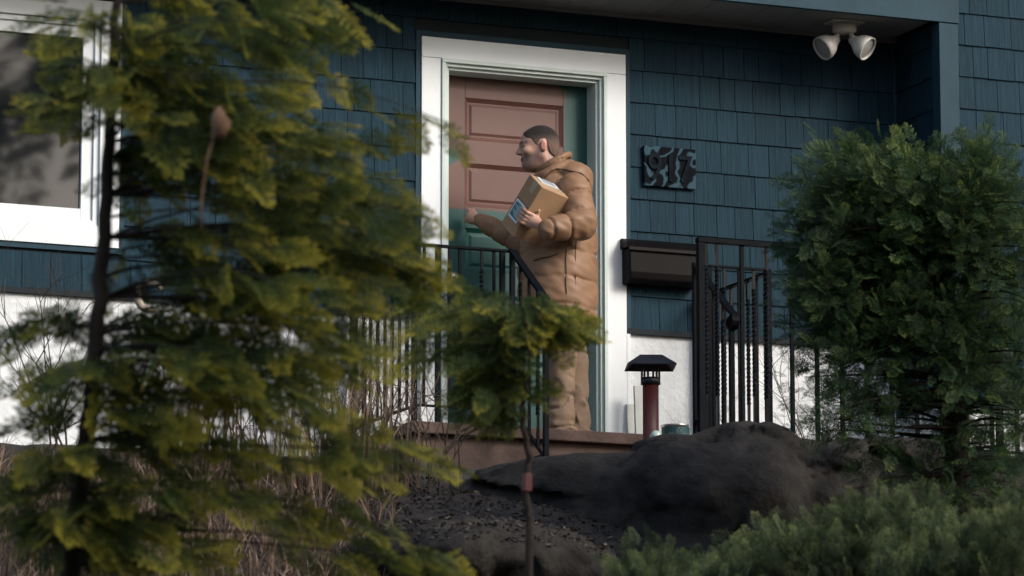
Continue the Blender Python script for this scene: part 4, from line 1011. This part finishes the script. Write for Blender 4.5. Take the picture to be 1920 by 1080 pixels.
# dry bush behind the fence
gp = []
for _ in range(700):
    gp.append((random.uniform(1.95, 3.4), random.uniform(-1.5, -.9), -.5))
o = blades('dry_bush', gp, .42, 1.2, M['straw'], w=.012); tag(o, 'low russet dry bush behind the fence at the evergreen\'s foot', 'dry grass', kind='stuff')

# fallen leaves on the bank and boulder
dg = bpy.context.evaluated_depsgraph_get(); dg.update(); V = []; F = []; T = []
for _ in range(8000):
    q = atd(random.uniform(560, 1250), 1000, random.uniform(18.6, 21.4))
    hit = sc.ray_cast(dg, Vector((q.x, q.y, -.2)), Vector((0, 0, -1)))
    if not hit[0] or hit[4].name.split('.')[0] not in ('ground', 'boulder') or hit[2].z < .45: continue
    c = hit[1] + Vector((0, 0, .006)); d = (Vector((random.gauss(0, 1), random.gauss(0, 1), random.gauss(0, .35)))).normalized(); e = d.cross(hit[2] + rv(.35)).normalized(); L = random.uniform(.006, .018); w = L * random.uniform(.3, .6); b0 = len(V)
    V += [tuple(c - d * L), tuple(c + e * w + Vector((0, 0, L * .3))), tuple(c + d * L), tuple(c - e * w)]; F.append((b0, b0 + 1, b0 + 2, b0 + 3)); T += [random.random() ** 2] * 4
me = mesh_np('leaf_litter', V, F); a_ = me.attributes.new('tip', 'FLOAT', 'POINT'); a_.data.foreach_set('value', np.array(T, np.float32)[:len(me.vertices)])
M['litter'] = leaf_mat('fallen leaves', (.020, .017, .015), (.040, .031, .024), (.11, .085, .062), .1)
o = link('leaf_litter', me, M['litter']); tag(o, 'dark fallen leaves strewn over the bank and boulder', 'leaf litter', kind='stuff')

# hanging dead leaf in the cedar and a curled dead leaf lower down
def dead_leaf(name, label, pxs, widths, dist):
    pts = [atd(px, py, dist) for px, py in pxs]; org = pts[0]; o = empty(name, org); tag(o, label, 'dead leaf')
    b = MB(); rr = []
    for i, w in enumerate(widths): rr.append(w)
    b.tube([p - org for p in pts], rr, 9)
    lf = b.build('leaf', M['deadleaf'], o)
    for v in lf.data.vertices: v.co += Vector(mnoise.noise_vector(v.co * 45)) * .010
    return o, org
o, org = dead_leaf('dead_leaf', 'shrivelled tan leaf hanging in the cedar with long stalk', [(412, 200), (408, 215), (415, 232), (410, 250), (400, 262)], [.004, .014, .028, .020, .006], 11.4)
MB().tube([atd(px, py, 11.4) - org for px, py in ((400, 258), (388, 300), (382, 340), (376, 390), (379, 430))], .0032, 6).build('stalk', M['straw2'] if 'straw2' in M else M['deadleaf'], o)
M['pale'] = mat('pale dry leaf', (.52, .43, .33), .8, .3, 10)
o = MB(); pts = [atd(282 + 24 * math.cos(a), 556 + 26 * math.sin(a), 20.4) for a in np.linspace(R(60), R(330), 12)]; org = pts[0]
o.tube([p - org for p in pts], [.012 + .008 * math.sin(i / 11 * math.pi) for i in range(12)], 7); o = o.build('curled_leaf', M['pale'], loc=org); tag(o, 'pale curled dry leaf forming a ring below the siding', 'dead leaf')
# red tag on the sapling stem
p = atd(988, 905, 14.27); o = MB().box(-.014, .014, -.012, .012, -.03, .03).build('plant_tag', M['redpipe'], None, bevel=.004); o.location = p; tag(o, 'small red tag tied to the sapling stem', 'tag')

# ------------------------------------------------------------------ bare trees across the street (seen in the window glass)
for (x, y, h, sd_, lab) in ((3.3, -18.4, 13, 41, 'tall bare street tree mirrored in the window pane'), (5.2, -25.6, 14, 42, 'second tall bare tree mirrored behind the first in the window pane')):
    bare('bare_tree', lab, Vector((x, y, -5.15)), h, .16, sd_, 'tree', 'bare trees across the street', stems=1, levels=6, spread=.55, m='bark')
sp = []  # evergreen belt added out of view: blocks low sky light, darkens the pane
for i in range(22):
    x = -34 + i * 3.4 + random.uniform(-1, 1); y = -34 + random.uniform(-3, 3); h = random.uniform(11, 19) + (9 if 2 < x < 12 else 0)
    if i == 12: x, y, h = 8.4, -33, 27
    for k in range(130):
        t = random.random() ** .8; a = random.uniform(0, 6.283); rr = (1 - t) * h * .26 + .3
        sp.append((Vector((x + rr * .45 * math.cos(a), y + rr * .45 * math.sin(a), -5 + h * (.06 + .92 * t))), Vector((math.cos(a), math.sin(a), -.35)), Vector((random.gauss(0, .4), random.gauss(0, .4), 1)), rr * random.uniform(.8, 1.2) + .5, random.uniform(.2, .6)))
o = foliage('added_treeline', sp, 'fine', M['yew'], None, Vector((0, 0, 0))); tag(o, 'unseen belt of evergreens across the street, added to block low sky light', 'added_treeline', kind='stuff')
print('SHINGLES', count[0])
